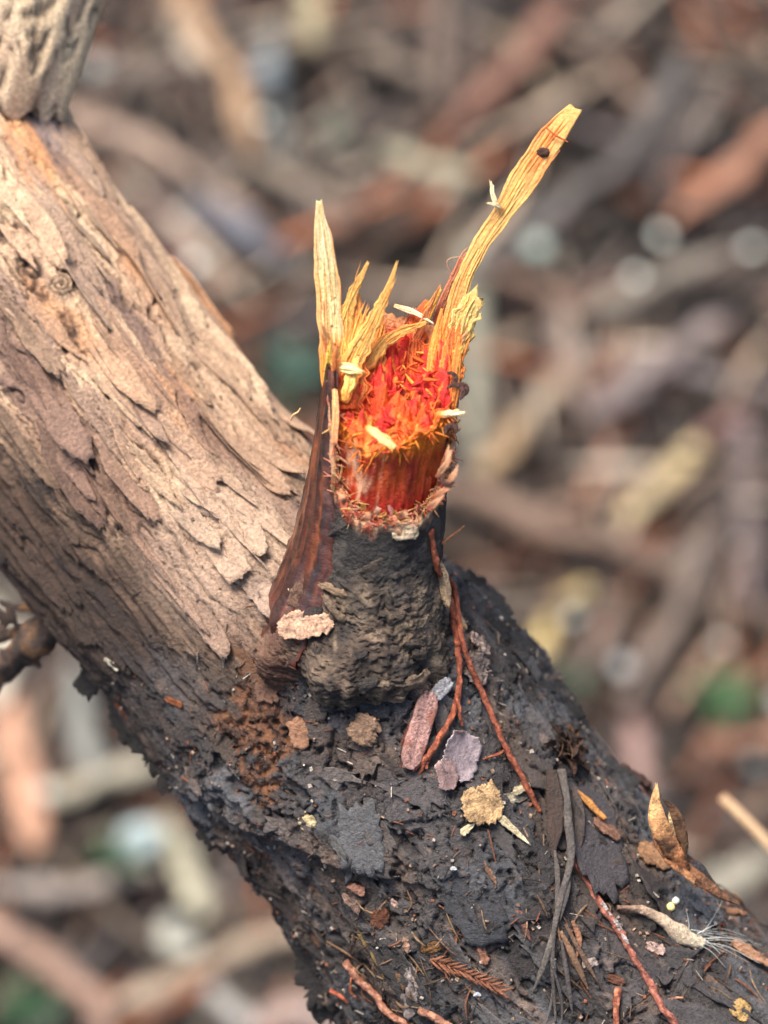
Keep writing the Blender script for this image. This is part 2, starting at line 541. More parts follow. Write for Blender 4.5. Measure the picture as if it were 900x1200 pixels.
# ---- colours of the bark layers
cr_a, cr_b, cr_c = lin(214, 181, 146), lin(198, 162, 130), lin(228, 198, 160)
cream = mix(np.tile(cr_a, (len(bx), 1)), cr_b, ss(-0.1, 0.25, fbm(q3 * np.array([0.5, 0.9, 0.9]), 3, 90)))
cream = mix(cream, cr_c, ss(0.08, 0.3, fbm(q3 * np.array([0.6, 1.5, 1.5]) + 7, 3, 91)))
cream = mix(cream, lin(150, 126, 110), ss(0.10, 0.30, fbm(q3 * np.array([0.45, 1.5, 1.5]) + 3, 3, 92)) * 0.8)     # grey-violet weathered film
cream = mix(cream, lin(206, 150, 104), ss(0.14, 0.32, fbm(q3 * np.array([0.4, 1.2, 1.2]) + 17, 3, 93)) * 0.7)      # orange inner film
cream = mix(cream, lin(128, 101, 88), ss(-0.10, -0.26, f1) * 0.9)                                                    # deeper layers are browner
cream = mix(cream, lin(150, 116, 92), ss(330, 640, tpx + wob * 200) * 0.55)
cream = mix(cream, lin(70, 52, 42), np.clip(crack * 0.8 + notch1 * 0.75 + notch2 * 0.35, 0, 1))
cream = mix(cream, lin(118, 84, 60), (ss(0.2, 0.45, fine) * 0.35))
black = mix(np.tile(lin(78, 72, 70), (len(bx), 1)), lin(52, 46, 44), ss(-0.15, 0.2, fbm(q3 * 1.3, 3, 94)))
black = mix(black, lin(92, 92, 94), ss(0.0, 0.25, fbm(q3 * np.array([0.9, 1.4, 1.4]) + 5, 3, 95)) * 0.8)
black = mix(black, lin(112, 90, 74), ss(0.06, 0.3, fbm(q3 * np.array([0.6, 2.4, 2.4]) + 11, 3, 96)) * 0.5)
black = mix(black, lin(40, 34, 32), np.clip(pit * 0.5 * rgh_z + notch3 * 0.5 + crk_d * 0.6, 0, 1))
black = mix(black, lin(132, 112, 98), ss(0.27, 0.45, fbm(q3 * 5.5, 2, 97)) * 0.6)
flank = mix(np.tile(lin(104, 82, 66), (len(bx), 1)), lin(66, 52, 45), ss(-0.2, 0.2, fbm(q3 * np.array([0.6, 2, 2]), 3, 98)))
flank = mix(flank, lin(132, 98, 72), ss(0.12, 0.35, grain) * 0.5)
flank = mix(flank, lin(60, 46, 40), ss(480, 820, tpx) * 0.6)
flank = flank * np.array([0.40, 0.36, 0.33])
black = black * (0.80 + 0.9 * np.clip(fbm(q3 * np.array([0.5, 1.2, 1.2]) + 31, 3, 99), -0.35, 0.4))[:, None]
cream = cream * np.array([0.93, 0.90, 0.90])
col = cream * m_cream[:, None] + black * m_black[:, None] + flank * m_flank[:, None]
col = mix(col, mix(lin(176, 150, 128)[None] + 0 * col, lin(120, 98, 82), ss(0.4, -0.4, wrk)), wr * 0.6 * (1 - m_black))
# rust-brown rotten patch below the stub
fr_ = (np.abs(THg.ravel()) < 1.8)
rd = np.hypot((bx - 312 + 0.18 * (by - 850)) / 46.0, (by - 842) / 88.0) + wob2 * 0.9 + fine * 0.5
rust = ss(1.08, 0.7, rd) * fr_
col = mix(col, mix(np.tile(lin(120, 78, 50), (len(bx), 1)), lin(70, 46, 33), ss(-0.2, 0.25, fine)), rust * 0.95)
Hh = Hh + rust * (fine * 0.05 - 0.02)
# blue-black damp band under the collar
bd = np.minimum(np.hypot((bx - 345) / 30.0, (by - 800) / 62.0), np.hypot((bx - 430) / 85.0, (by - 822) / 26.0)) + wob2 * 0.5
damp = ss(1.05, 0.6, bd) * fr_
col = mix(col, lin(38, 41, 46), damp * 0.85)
# orange stain near the limb at the top, dark ring of the knot
od = np.hypot((bx - 30 - 0.45 * (by - 160)) / 24.0, (by - 175) / 80.0) + wob2 * 0.6
col = mix(col, lin(214, 152, 100), ss(1.0, 0.5, od) * 0.7 * fr_)
gd = np.hypot((bx - 55 - 0.6 * (by - 140)) / 26.0, (by - 140) / 60.0) + wob2 * 0.6
col = mix(col, lin(140, 122, 116), ss(1.0, 0.5, gd) * 0.7 * fr_ * (1 - ss(1.0, 0.5, od)))
col = mix(col, lin(88, 66, 52), knot * ss(0.1, 0.9, 0.5 + 0.5 * np.cos(kd * 2 * math.pi * 2.6 + 0.7 * np.arctan2(by - 334, bx - 71) + math.pi)) * 0.8)
rgh = 0.78 * m_cream + (0.27 + 0.27 * ss(-0.2, 0.25, wob2)) * m_black + 0.66 * m_flank
rgh = rgh * (1 - damp * 0.35)

Hh = Hh + (0.010 * m_black + 0.004) * gn(q3 * 19, 57)
Hg = Hh.reshape(nS, nT)
pos = base + rad_dir * Hg[..., None]


def blur(A, k):
    for ax in (0, 1):
        ker = np.ones(2 * k + 1) / (2 * k + 1)
        Ap = np.pad(A, [(k, k) if a == ax else (0, 0) for a in range(2)], mode='edge')
        cs = np.cumsum(np.insert(Ap, 0, 0, axis=ax), axis=ax)
        A = (np.take(cs, np.arange(2 * k + 1, cs.shape[ax]), ax) - np.take(cs, np.arange(0, cs.shape[ax] - 2 * k - 1), ax)) / (2 * k + 1)
    return A


Hs = blur(blur(Hg, 5), 5)
posb = base + rad_dir * Hs[..., None]
nb = nrm(np.cross(np.gradient(posb, axis=1), np.gradient(posb, axis=0)))
nb *= np.sign((nb * rad_dir).sum(-1, keepdims=True))
GPX, GPY = proj(pos.reshape(-1, 3))
front = ((pos.reshape(-1, 3) * 0 + (np.array([0, 0, D]) - pos.reshape(-1, 3))) * nb.reshape(-1, 3)).sum(1) > 0
front &= (np.abs(THg.ravel()) < 2.0)
GPX = np.where(front, GPX, 1e6)


FID = np.where(front & (GPX > -80) & (GPX < 980) & (GPY > -80) & (GPY < 1280))[0]
FX, FY = GPX[FID], GPY[FID]


def on_trunk(x, y):
    i = int(FID[np.argmin((FX - x) ** 2 + (FY - y) ** 2)])
    return pos.reshape(-1, 3)[i], nb.reshape(-1, 3)[i], i


tree = empty('tree_trunk', [8.6, -39.5, -48.0], 'leaning tree trunk with pale flaking bark above, blackened bark below and a snapped stub', 'tree trunk')
stemV = np.vstack([pos.reshape(-1, 3), c[0] - axT[0] * 0.3, c[-1] + axT[-1] * 0.3])
j = np.arange(nT)
capa = np.stack([np.full(nT, nS * nT), j, (j + 1) % nT], 1)
capb = np.stack([np.full(nT, nS * nT + 1), (nS - 1) * nT + (j + 1) % nT, (nS - 1) * nT + j], 1)
make('stem', stemV, [gridf(nS, nT, True, flip=True), capa, capb], M_BARK,
     np.vstack([col, col[:1], col[-1:]]), np.concatenate([rgh, [0.7, 0.7]]), tree)

# ---- lifted bark flakes, each its own piece
COLG = col.reshape(nS, nT, 3)


def smp(A, s, th):
    i = np.clip(np.interp(s, S, np.arange(nS)), 0, nS - 1.001)
    jx = np.clip(np.interp(th, TH[:NT], np.arange(NT)), 0, NT - 1.001)
    i0, j0 = i.astype(int), jx.astype(int)
    a, b = i - i0, jx - j0
    if A.ndim == 3: a, b = a[..., None], b[..., None]
    return (A[i0, j0] * (1 - a) * (1 - b) + A[i0 + 1, j0] * a * (1 - b) + A[i0, j0 + 1] * (1 - a) * b + A[i0 + 1, j0 + 1] * a * b)


def flake(x, y, ln, wd, ang=0.0, peel=0.06, th=0.025, colr=None, seed=0, rag=0.28, lift=0.012, bright=1.0, peel_dir=None, label=None, pow_=2.6, root=1.0):
    """thin ragged plate following the trunk, ln/wd in cm (along / across the grain), lifting towards one side"""
    _, _, i = on_trunk(x, y)
    si, thi = SSg.ravel()[i], THg.ravel()[i]
    ns = 44
    ph = np.linspace(0, 2 * math.pi, ns, endpoint=False)
    ex = pow_
    rr = (np.abs(np.cos(ph)) ** ex + np.abs(np.sin(ph)) ** ex) ** (-1 / ex)
    lobes = np.stack([np.cos(ph) * 1.2, np.sin(ph) * 1.2, np.full(ns, seed * 1.7)], 1)
    rr = rr * (1 + rag * 1.3 * fbm(lobes, 2, seed) + rag * 0.9 * fbm(lobes * 5.5, 3, seed + 1) + rag * 0.55 * rng.normal(0, 0.4, ns))
    rings = np.array([0.0, 0.35, 0.65, 0.86, 1.0])
    a0 = rings[:, None] * rr[None] * np.cos(ph)[None] * ln / 2
    b0 = rings[:, None] * rr[None] * np.sin(ph)[None] * wd / 2
    ca, sa = math.cos(ang), math.sin(ang)
    ds, da = a0 * ca - b0 * sa, a0 * sa + b0 * ca
    s_ = si + ds; t_ = thi + da / 1.95
    pd = peel_dir if peel_dir is not None else rng.uniform(0, 2 * math.pi)
    pp_ = (a0 / ln * 2) * math.cos(pd) + (b0 / wd * 2) * math.sin(pd)
    pl = ss(0.1, 1.1, pp_) ** 1.3 * peel - root * ss(0.35, -0.75, pp_) * (th + lift + 0.03)
    hb = smp(Hs, s_, t_)
    pb = smp(base, s_, t_); dr = smp(rad_dir, s_, t_)
    und = fbm(np.stack([s_.ravel() * 3, t_.ravel() * 8, 0 * s_.ravel() + seed], 1), 2, seed + 2).reshape(s_.shape) * 0.014
    hgt = hb + lift + pl + und
    edge = (rings[:, None] > 0.99) * th * 0.35
    top = pb + dr * (hgt + th - edge)[..., None]
    bot = pb + dr * (hgt - 0.004)[..., None]
    nr = len(rings)
    V = np.vstack([top.reshape(-1, 3), bot.reshape(-1, 3)])
    o = nr * ns
    F = [gridf(nr, ns, True), gridf(nr, ns, True, off=o, flip=True)]
    k = np.arange(ns); a = (nr - 1) * ns + k; b = (nr - 1) * ns + (k + 1) % ns
    F.append(np.stack([a, b, b + o, a + o], 1))
    cb = smp(COLG, np.array([si]), np.array([thi]))[0] if colr is None else np.asarray(colr)
    if colr is None:
        cm = np.median(COLG[np.clip(np.searchsorted(S, si) + np.arange(-14, 15, 4), 0, nS - 1)][:, np.clip(np.searchsorted(TH[:NT], thi) + np.arange(-14, 15, 4), 0, NT - 1)].reshape(-1, 3), axis=0)
        cb = 0.4 * cb + 0.6 * cm
    cc_ = colvar(V, cb * bright, 0.22, 5.0, seed)
    cc_[o:] *= 0.8
    return make('bark_flake', V, F, M_BARK, cc_, 0.72, tree, label=label)


fs = [0]


def nf():
    fs[0] += 1
    return fs[0]


# plates that can be told apart in the pale bark
for (x, y, ln, wd, a, pdv, br) in [
        (322, 470, 1.1, 0.42, 0.0, 0.0, 1.12), (196, 520, 1.3, 0.5, -0.25, -1.2, 1.10), (262, 420, 1.5, 0.34, 0.05, -1.4, 1.05),
        (128, 420, 1.4, 0.5, 0.05, 0.2, 1.08), (300, 545, 0.9, 0.30, 0.15, -0.4, 0.95), (230, 350, 1.5, 0.30, 0.0, 1.6, 1.0),
        (172, 330, 1.2, 0.36, 0.06, 1.5, 1.05), (60, 470, 1.3, 0.55, 0.0, 0.3, 1.0), (120, 260, 1.2, 0.26, 0.0, -1.5, 0.95),
        (260, 640, 0.7, 0.5, 0.5, 0.3, 1.1), (215, 600, 0.9, 0.34, -0.2, 0.1, 1.05), (305, 690, 0.5, 0.36, 0.4, 0.4, 1.2),
        (150, 560, 1.0, 0.4, 0.0, 1.4, 1.0), (90, 560, 1.2, 0.4, 0.05, 1.4, 0.95), (235, 720, 0.8, 0.36, 0.1, 0.2, 1.0),
        (325, 540, 0.55, 0.22, 0.2, 0.0, 0.9), (95, 330, 1.0, 0.3, 0.0, 1.5, 1.08), (30, 380, 1.2, 0.4, 0.0, 0.5, 1.05),
        (40, 260, 1.1, 0.4, 0.05, -0.5, 1.05), (160, 470, 0.9, 0.3, 0.1, 0.1, 1.12), (290, 620, 0.5, 0.32, 0.6, -0.3, 1.08)]:
    flake(x, y, ln * 1.35, wd * 0.75, a * 0.5, 0.13, 0.028, pow_=2.0, seed=nf(), peel_dir=pdv, bright=br, rag=0.2)
# along the upper-right edge, where the sheet ends curl off
for k in range(16):
    t = rng.uniform(0, 1)
    x, y = 92 + 225 * t, 175 + 300 * t
    flake(x - rng.uniform(4, 26), y + rng.uniform(4, 18), rng.uniform(0.8, 2.0), rng.uniform(0.12, 0.24), rng.normal(0, 0.05), rng.uniform(0.03, 0.10), 0.02, pow_=1.5, seed=nf(), peel_dir=-1.57, bright=rng.uniform(0.75, 1.05))
for k in range(60):
    t, nn = rng.uniform(150, 690), rng.uniform(-290, -40)
    x, y = 0.595 * t + 0.80 * nn, 0.80 * t - 0.595 * nn
    if x < -20 or y < 120: continue
    flake(x, y, rng.uniform(0.8, 2.2), rng.uniform(0.08, 0.24), rng.normal(0, 0.06), rng.uniform(0.03, 0.09), 0.016, pow_=1.4, seed=nf(), bright=rng.uniform(0.85, 1.12), rag=0.22, peel_dir=rng.choice([-1.5, 1.5, 0.3]) + rng.normal(0, 0.3))
# dark damp bark
for k in range(95):
    t, nn = rng.uniform(800, 1480), rng.uniform(-395, 40)
    x, y = 0.595 * t + 0.80 * nn, 0.80 * t - 0.595 * nn
    if y > 1220 or x > 915 or (abs(x - 430) < 90 and y < 790): continue
    flake(x, y, rng.uniform(0.25, 1.1), rng.uniform(0.1, 0.34), rng.normal(0, 0.3), rng.uniform(0.03, 0.09), 0.016, lift=0.006, pow_=2.0, seed=nf(), rag=0.42, bright=rng.uniform(0.7, 1.5))
# dark shaggy lower flank and its silhouette
for k in range(46):
    t = rng.uniform(440, 1300)
    nn = rng.uniform(-396, -300)
    x, y = 0.595 * t + 0.80 * nn, 0.80 * t - 0.595 * nn
    if x < -15 or y > 1210: continue
    flake(x, y, rng.uniform(0.3, 0.9), rng.uniform(0.07, 0.2), rng.normal(0, 0.08), rng.uniform(0.02, 0.06), 0.016, pow_=1.6, seed=nf(), rag=0.3, bright=rng.uniform(0.6, 1.1), peel_dir=rng.uniform(0.5, 2.6))
for (x, y, ln, wd, pe) in [(103, 796, 0.28, 0.2, 0.22), (146, 852, 0.5, 0.2, 0.18), (170, 882, 0.5, 0.16, 0.15), (196, 912, 0.4, 0.16, 0.15),
                           (248, 980, 0.5, 0.2, 0.12), (368, 1128, 0.5, 0.3, 0.2), (378, 1150, 0.6, 0.35, 0.24), (388, 1176, 0.5, 0.3, 0.2)]:
    flake(x, y, ln, wd, 0.2, pe, 0.03, lin(34, 28, 25), seed=nf(), peel_dir=1.3, rag=0.5)
# ragged dark crest right of the stub
for (x, y) in [(545, 668), (562, 680), (580, 695), (596, 712), (606, 730), (614, 748), (570, 700), (590, 735), (640, 800), (668, 832), (700, 868), (722, 900), (735, 915)]:
    flake(x - 6, y + 5, rng.uniform(0.2, 0.42), rng.uniform(0.12, 0.24), rng.normal(0, 0.5), rng.uniform(0.05, 0.11), 0.022, lin(36, 33, 31), seed=nf(), peel_dir=-1.4, rag=0.5)
# plates that stand out in the dark bark
flake(424, 985, 0.92, 0.42, 0.5, 0.08, 0.022, lin(86, 84, 84), nf(), 0.3, lift=0.03, root=0.0, peel_dir=0.2, pow_=4, label='smooth grey sheet of bark with a ragged lower end')
flake(700, 985, 1.25, 0.66, 0.55, 0.12, 0.03, root=0.3, lift=0.02, colr=lin(66, 60, 61), seed=nf(), rag=0.3, peel_dir=0.6, label='broad grey-violet bark plate with a lifted lower edge')
flake(560, 1060, 1.0, 0.6, 0.2, 0.05, 0.03, lin(58, 57, 59), nf(), 0.3)
flake(355, 855, 0.35, 0.28, 0.4, 0.05, 0.03, lin(150, 108, 80), nf(), 0.35)

def slab(c0, e1, e2, nv, ln, wd, th, colr, seed, curl=0.0, bow=0.0, prof='rect', rag=0.25, fib=0.02, n=26, mm=11, alt=None, amt=0.25):
    e1, e2, nv = nrm(e1), nrm(e2), nrm(nv)
    a = np.linspace(-1, 1, n); b = np.linspace(-1, 1, mm)
    A, B_ = np.meshgrid(a, b, indexing='ij')
    pf = {'rect': np.clip((1 - np.abs(a) ** 9), 0.55, 1), 'leaf': np.clip(np.sqrt(np.clip(1 - a * a, 0, 1)), 0.06, 1),
          'taper': np.clip(1 - (a * 0.5 + 0.5) ** 2.2, 0.05, 1) * np.clip((a + 1) * 3 + 0.3, 0, 1)}[prof]
    ed = 1 + rag * (1.2 * fbm(np.stack([a * 2.2, 0 * a + seed, 0 * a], 1), 2, seed) + 0.8 * fbm(np.stack([a * 8, 0 * a + seed, 0 * a], 1), 2, seed + 1))
    ed2 = 1 + rag * (1.2 * fbm(np.stack([a * 2.2, 0 * a - seed, 0 * a + 5], 1), 2, seed) + 0.8 * fbm(np.stack([a * 8, 0 * a - seed, 0 * a + 5], 1), 2, seed + 1))
    y = B_ * wd / 2 * pf[:, None] * np.where(B_ > 0, ed[:, None], ed2[:, None])
    endr = rag * 0.5 * fbm(np.stack([b * 4, 0 * b + seed, 0 * b + 2], 1), 2, seed + 2)
    x = A * ln / 2 * (1 + endr[None] * np.abs(A) ** 3)
    gq = np.stack([x.ravel() * 3, y.ravel() * 26, 0 * x.ravel() + seed], 1)
    gq2 = np.stack([x.ravel() * 9, y.ravel() * 9, 0 * x.ravel() + seed], 1)
    z = curl * B_ ** 2 + bow * A ** 2 + fib * (fbm(gq, 3, seed + 3) + 0.6 * fbm(gq2, 2, seed + 4)).reshape(A.shape)
    tp = c0 + x[..., None] * e1 + y[..., None] * e2 + (z + th)[..., None] * nv
    bt = c0 + x[..., None] * e1 * 0.985 + y[..., None] * e2 * 0.97 + z[..., None] * nv
    V = np.vstack([tp.reshape(-1, 3), bt.reshape(-1, 3)])
    o = n * mm
    per = np.concatenate([np.arange(mm), np.arange(1, n) * mm + mm - 1, (n - 1) * mm + np.arange(mm - 2, -1, -1), np.arange(n - 2, 0, -1) * mm])
    sd_ = np.stack([per, per + o, np.roll(per, -1) + o, np.roll(per, -1)], 1)
    cc_ = colvar(V, colr, amt, 6, seed, alt)
    st = fbm(np.stack([x.ravel() * 2, y.ravel() * 22, 0 * x.ravel() + seed], 1), 2, seed + 6)
    cc_ = cc_ * (0.8 + 0.5 * np.concatenate([st, st]))[:, None]
    return V, [gridf(n, mm), gridf(n, mm, off=o, flip=True), sd_], cc_


# ------------------------------------------------------------------ the snapped stub
ST_N, ST_M = 230, 240


def stub_pt(t, ph, r):
    t, ph, r = np.broadcast_arrays(np.asarray(t, float), ph, r)
    return STUB0 + STA * t[..., None] + STR * (r * np.cos(ph))[..., None] + STF * (r * np.sin(ph))[..., None]


def sleeve_r(t):
    return np.interp(t, [-0.6, -0.22, 0.05, 0.32, 0.7, 1.15, 2.0, 3.0, 4.2], [0.72, 1.14, 1.24, 1.15, 0.99, 0.875, 0.785, 0.75, 0.745])


dgr = np.array([-180, -150, -110, -90, -50, -25, -12, 0, 15, 45, 70, 90, 112, 128, 140, 152, 165, 180])
rim = np.array([3.45, 3.75, 3.85, 3.8, 3.75, 3.6, 3.15, 2.62, 2.28, 2.02, 1.93, 1.90, 1.97, 2.15, 2.6, 3.05, 3.3, 3.45])
PHs = np.linspace(-math.pi, math.pi, ST_M, endpoint=False)
rimt = np.interp(np.degrees(PHs), dgr, rim)
rimt = rimt + 0.10 * fbm(np.stack([np.cos(PHs) * 3, np.sin(PHs) * 3, 0 * PHs], 1), 2, 101) + 0.06 * fbm(np.stack([np.cos(PHs) * 11, np.sin(PHs) * 11, 0 * PHs], 1), 2, 102)
uu = np.linspace(0, 1, ST_N)
Tt = -0.6 + uu[:, None] * (rimt[None] + 0.6)
PHg = np.broadcast_to(PHs[None], Tt.shape)
Rr = sleeve_r(Tt)
qs = np.stack([Tt * 1.0, np.cos(PHg) * Rr * 1.0, np.sin(PHg) * Rr * 1.0], -1).reshape(-1, 3)
crust = ss(1.45, 0.9, Tt.ravel() + 0.5 * fbm(qs * 1.5, 2, 110))
ctr_, cfr_, _k = terr(fbm(qs * np.array([1.7, 1.7, 1.7]) + 0.6 * fbm(qs * 1.2, 2, 136)[:, None] + 3, 3, 117) + 0.05 * fbm(qs * 8, 2, 118), 6, 0.15)
hh = 0.62 * crust * (ctr_ * 0.20 - 0.05 * np.exp(-((cfr_ - 0.82) / 0.07) ** 2) + 0.06 * fbm(qs * np.array([2.5, 4.5, 4.5]), 4, 111, 0.6) + 0.03 * gn(qs * 21, 137) - 0.06 * ss(0.05, 0.0, np.abs(gn(qs * np.array([1.2, 3.6, 3.6]) + 0.3 * fbm(qs * 3, 2, 126)[:, None], 127))) + 0.07 * fbm(qs * 9, 3, 113, 0.75)) \
    + (1 - crust) * (0.035 * fbm(qs * np.array([1.5, 5, 5]), 3, 114) + 0.02 * fbm(qs * 11, 2, 115))
ringy = 0.5 + 0.5 * np.sin(Tt.ravel() * 13 + 3.5 * fbm(qs * 1.3, 2, 116))
hh += 0.16 * fbm(qs * 1.1 + 5, 2, 145) * ss(1.7, 1.0, Tt.ravel()) + 0.6 * ss(0.7, -0.3, Tt.ravel()) * fbm(np.stack([np.cos(PHg.ravel()) * 2.2, np.sin(PHg.ravel()) * 2.2, 0 * Tt.ravel()], 1), 3, 119)
lip = ss(0.24, 0.03, (rimt[None] - Tt).ravel() + 0.12 * fbm(qs * 5, 3, 138)) * (np.sin(PHg.ravel()) > -0.5)
hh += lip * (0.035 + 0.07 * fbm(qs * 7, 3, 139, 0.7))
So = stub_pt(Tt, PHg, Rr + hh.reshape(Tt.shape))
cS = mix(np.tile(lin(44, 39, 36), (len(qs), 1)), lin(76, 68, 62), ss(0.0, 0.3, fbm(qs * 4, 3, 120)))
tanc = mix(np.tile(lin(116, 97, 78), (len(qs), 1)), lin(76, 62, 51), ss(-0.2, 0.2, fbm(qs * 2.2, 3, 121)))
tanc = mix(tanc, lin(132, 112, 90), ss(0.12, 0.32, fbm(qs * 6, 2, 122)) * 0.8)
tanc = tanc * (1 + 2.2 * np.clip(fbm(qs * np.array([2.5, 4.5, 4.5]), 4, 111, 0.6), -0.3, 0.4))[:, None]
tanc = mix(tanc, lin(66, 58, 52), ss(0.05, 0.3, fbm(qs * 1.7 + 8, 3, 125)) * 0.7)
cS = mix(cS, tanc, crust * ss(1.6, 0.7, Tt.ravel() + 0.3 * fbm(qs * 3, 2, 123)))
cS = mix(cS, lin(60, 54, 50), ss(-0.35, -0.75, Tt.ravel()) * 0.7)
# reddish smooth skin on the left side of the stub
sec = ss(0.45, 0.25, np.abs(((np.degrees(PHg.ravel()) - 160 + 180) % 360) - 180) / 90.0)
cS = mix(cS, lin(92, 50, 34), sec * 0.6)
cS = mix(cS, mix(np.tile(lin(222, 172, 130), (len(qs), 1)), lin(190, 92, 60), ss(0.0, 0.3, fbm(qs * 6, 2, 124))), lip * 0.95)
nI = 12
ui = np.linspace(0, 1, nI)
Ti = rimt[None] - ui[:, None] * (rimt[None] - 1.45)
Si = stub_pt(Ti, np.broadcast_to(PHs[None], Ti.shape), sleeve_r(Ti) - 0.055 - 0.03 * ui[:, None])
cI = np.tile(lin(196, 70, 38), (Si.reshape(-1, 3).shape[0], 1))
cI = mix(cI, lin(226, 150, 96), np.repeat(ss(0.25, 0, ui), ST_M))
Vst = np.vstack([So.reshape(-1, 3), Si.reshape(-1, 3)])
o = ST_N * ST_M
kk = np.arange(ST_M)
bridge = np.stack([(ST_N - 1) * ST_M + kk, (ST_N - 1) * ST_M + (kk + 1) % ST_M, o + (kk + 1) % ST_M, o + kk], 1)
stub = make('branch_stub', Vst, [gridf(ST_N, ST_M, True), bridge, gridf(nI, ST_M, True, off=o)], M_BARK,
            np.vstack([cS, cI]), np.concatenate([np.where(crust > 0.5, 0.8, 0.55), np.full(len(cI), 0.6)]), tree,
            label='snapped side branch stub with torn orange-red wood')

# crusty scraps of bark clinging to the collar and neck of the stub
rq = np.random.default_rng(29)
for k in range(26):
    ph = math.radians(rq.uniform(20, 135)); t = rq.uniform(0.0, 1.35) if k < 20 else rq.uniform(1.3, 1.75)
    od_ = STF * math.sin(ph) + STR * math.cos(ph); tg = STF * math.cos(ph) - STR * math.sin(ph)
    e1 = nrm(tg + STA * rq.normal(0, 0.5)); nv = nrm(od_ + STA * rq.uniform(-0.1, 0.3) + rq.normal(0, 0.15, 3)); nv = nrm(nv - e1 * (e1 @ nv))
    cq = [lin(128, 106, 84), lin(86, 72, 60), lin(62, 54, 48), lin(150, 122, 94)][rq.integers(0, 4)] if k < 20 else lin(58, 50, 46)
    V, F, cc_ = slab(STUB0 + STA * t + od_ * (sleeve_r(t) + rq.uniform(-0.015, 0.03)), e1, np.cross(nv, e1), nv, rq.uniform(0.16, 0.5), rq.uniform(0.08, 0.22), 0.022, cq, 1100 + k, curl=-0.03, bow=-0.05, rag=0.7, fib=0.04, n=22, mm=9)
    make('bark_scrap', V, F, M_BARK, cc_, 0.75, stub)

# smooth red-brown strip of inner bark up the left side
ph0 = np.radians(153)
ts = np.linspace(0.05, 3.62, 110)
ws = np.linspace(-1, 1, 26)
ts = np.linspace(0.0, 3.45, 110)
TS, WS = np.meshgrid(ts, ws, indexing='ij')
half = np.interp(TS, [0.05, 0.5, 1.2, 2.2, 3.0, 3.62], [0.50, 0.58, 0.56, 0.48, 0.38, 0.14]) + 0.16 * fbm(np.stack([TS.ravel() * 2.2, np.sign(WS.ravel()) * 3.0, 0 * TS.ravel()], 1), 4, 130, 0.65).reshape(TS.shape)
PHt = ph0 + 0.28 * ss(1.4, 3.0, TS) + WS * half
gr = fbm(np.stack([TS.ravel() * 0.6, WS.ravel() * 5, 0 * TS.ravel()], 1), 3, 131).reshape(TS.shape)
RS = sleeve_r(TS) + 0.05 * (1 - np.abs(WS) ** 6) + 0.05 * gr + 0.02 * fbm(np.stack([TS.ravel() * 5, WS.ravel() * 6, 0 * TS.ravel()], 1), 3, 134).reshape(TS.shape) - 0.22 * ss(0.45, 0.0, TS + 0.25 * fbm(np.stack([WS.ravel() * 2.5, 0 * WS.ravel(), 0 * WS.ravel()], 1), 2, 133).reshape(TS.shape))
top = stub_pt(TS, PHt, RS)
bot = stub_pt(TS, PHt, sleeve_r(TS) - 0.04)
V = np.vstack([top.reshape(-1, 3), bot.reshape(-1, 3)])
nn_, mm_ = TS.shape
per = np.concatenate([np.arange(mm_), np.arange(1, nn_) * mm_ + mm_ - 1, (nn_ - 1) * mm_ + np.arange(mm_ - 2, -1, -1), np.arange(nn_ - 2, 0, -1) * mm_])
sidef = np.stack([per, np.roll(per, -1), np.roll(per, -1) + nn_ * mm_, per + nn_ * mm_], 1)
cst = mix(np.tile(lin(84, 40, 24), (nn_ * mm_, 1)), lin(50, 26, 20), ss(-0.2, 0.25, gr.ravel()))
cst = mix(cst, lin(36, 24, 20), ss(0.05, 0.3, fbm(np.stack([TS.ravel() * 2.0, WS.ravel() * 2.5, 0 * TS.ravel() + 9], 1), 4, 135)) * 0.8)
cst = mix(cst, lin(128, 68, 38), ss(0.12, 0.3, fbm(np.stack([TS.ravel() * 1.1, WS.ravel() * 4, 0 * TS.ravel() + 4], 1), 2, 132)) * 0.7)
make('inner_bark_strip', V, [gridf(nn_, mm_), gridf(nn_, mm_, off=nn_ * mm_, flip=True), sidef], M_STRIP,
     np.vstack([cst, cst]), 0.42, stub, label='smooth dark red-brown strip up the left side of the stub')

# torn wood inside: smooth wall below, pulpy break on top
CM = 210
PHc = np.linspace(-math.pi, math.pi, CM, endpoint=False)


def brk(x, f):
    """height of the break over the wood's cross section"""
    x, f = np.asarray(x, float), np.asarray(f, float)
    q_ = np.stack([np.ravel(x) * 2.6, np.ravel(f) * 2.6, 0 * np.ravel(x)], 1)
    return 3.16 - 0.58 * f + 0.10 * x + 0.26 * fbm(q_, 2, 149).reshape(x.shape)


wallR = 0.695
nw = 60
fe = wallR * np.sin(PHc); xe = wallR * np.cos(PHc)
tw = 1.3 + np.linspace(0, 1, nw)[:, None] * (brk(xe, fe)[None] - 1.3)
PW = np.broadcast_to(PHc[None], tw.shape)
qw = np.stack([tw * 0.7, np.cos(PW) * 5, np.sin(PW) * 5], -1).reshape(-1, 3)
gw = fbm(qw * np.array([1.2, 0.55, 0.55]), 4, 140, 0.6)
rw_ = wallR - 0.02 + 0.10 * gw.reshape(tw.shape) + 0.035 * fbm(qw * np.array([3.5, 2.2, 2.2]), 3, 141, 0.65).reshape(tw.shape) - 0.05 * (ss(0.04, 0.0, np.abs(gn(qw * np.array([1.3, 0.7, 0.7]), 143))) * ss(0.0, 0.2, gn(qw * 0.6 + 3, 144))).reshape(tw.shape) + 0.02 * ss(0.15, 0.0, brk(xe, fe)[None] - tw)
Vw = stub_pt(tw, PW, rw_)
nr = 76
rr_ = np.linspace(1, 0.0, nr)[1:]
RR, PR = np.meshgrid(rr_, PHc, indexing='ij')
edgeR = rw_[-1]
rx = RR * edgeR[None]
X, Fd = rx * np.cos(PR), rx * np.sin(PR)
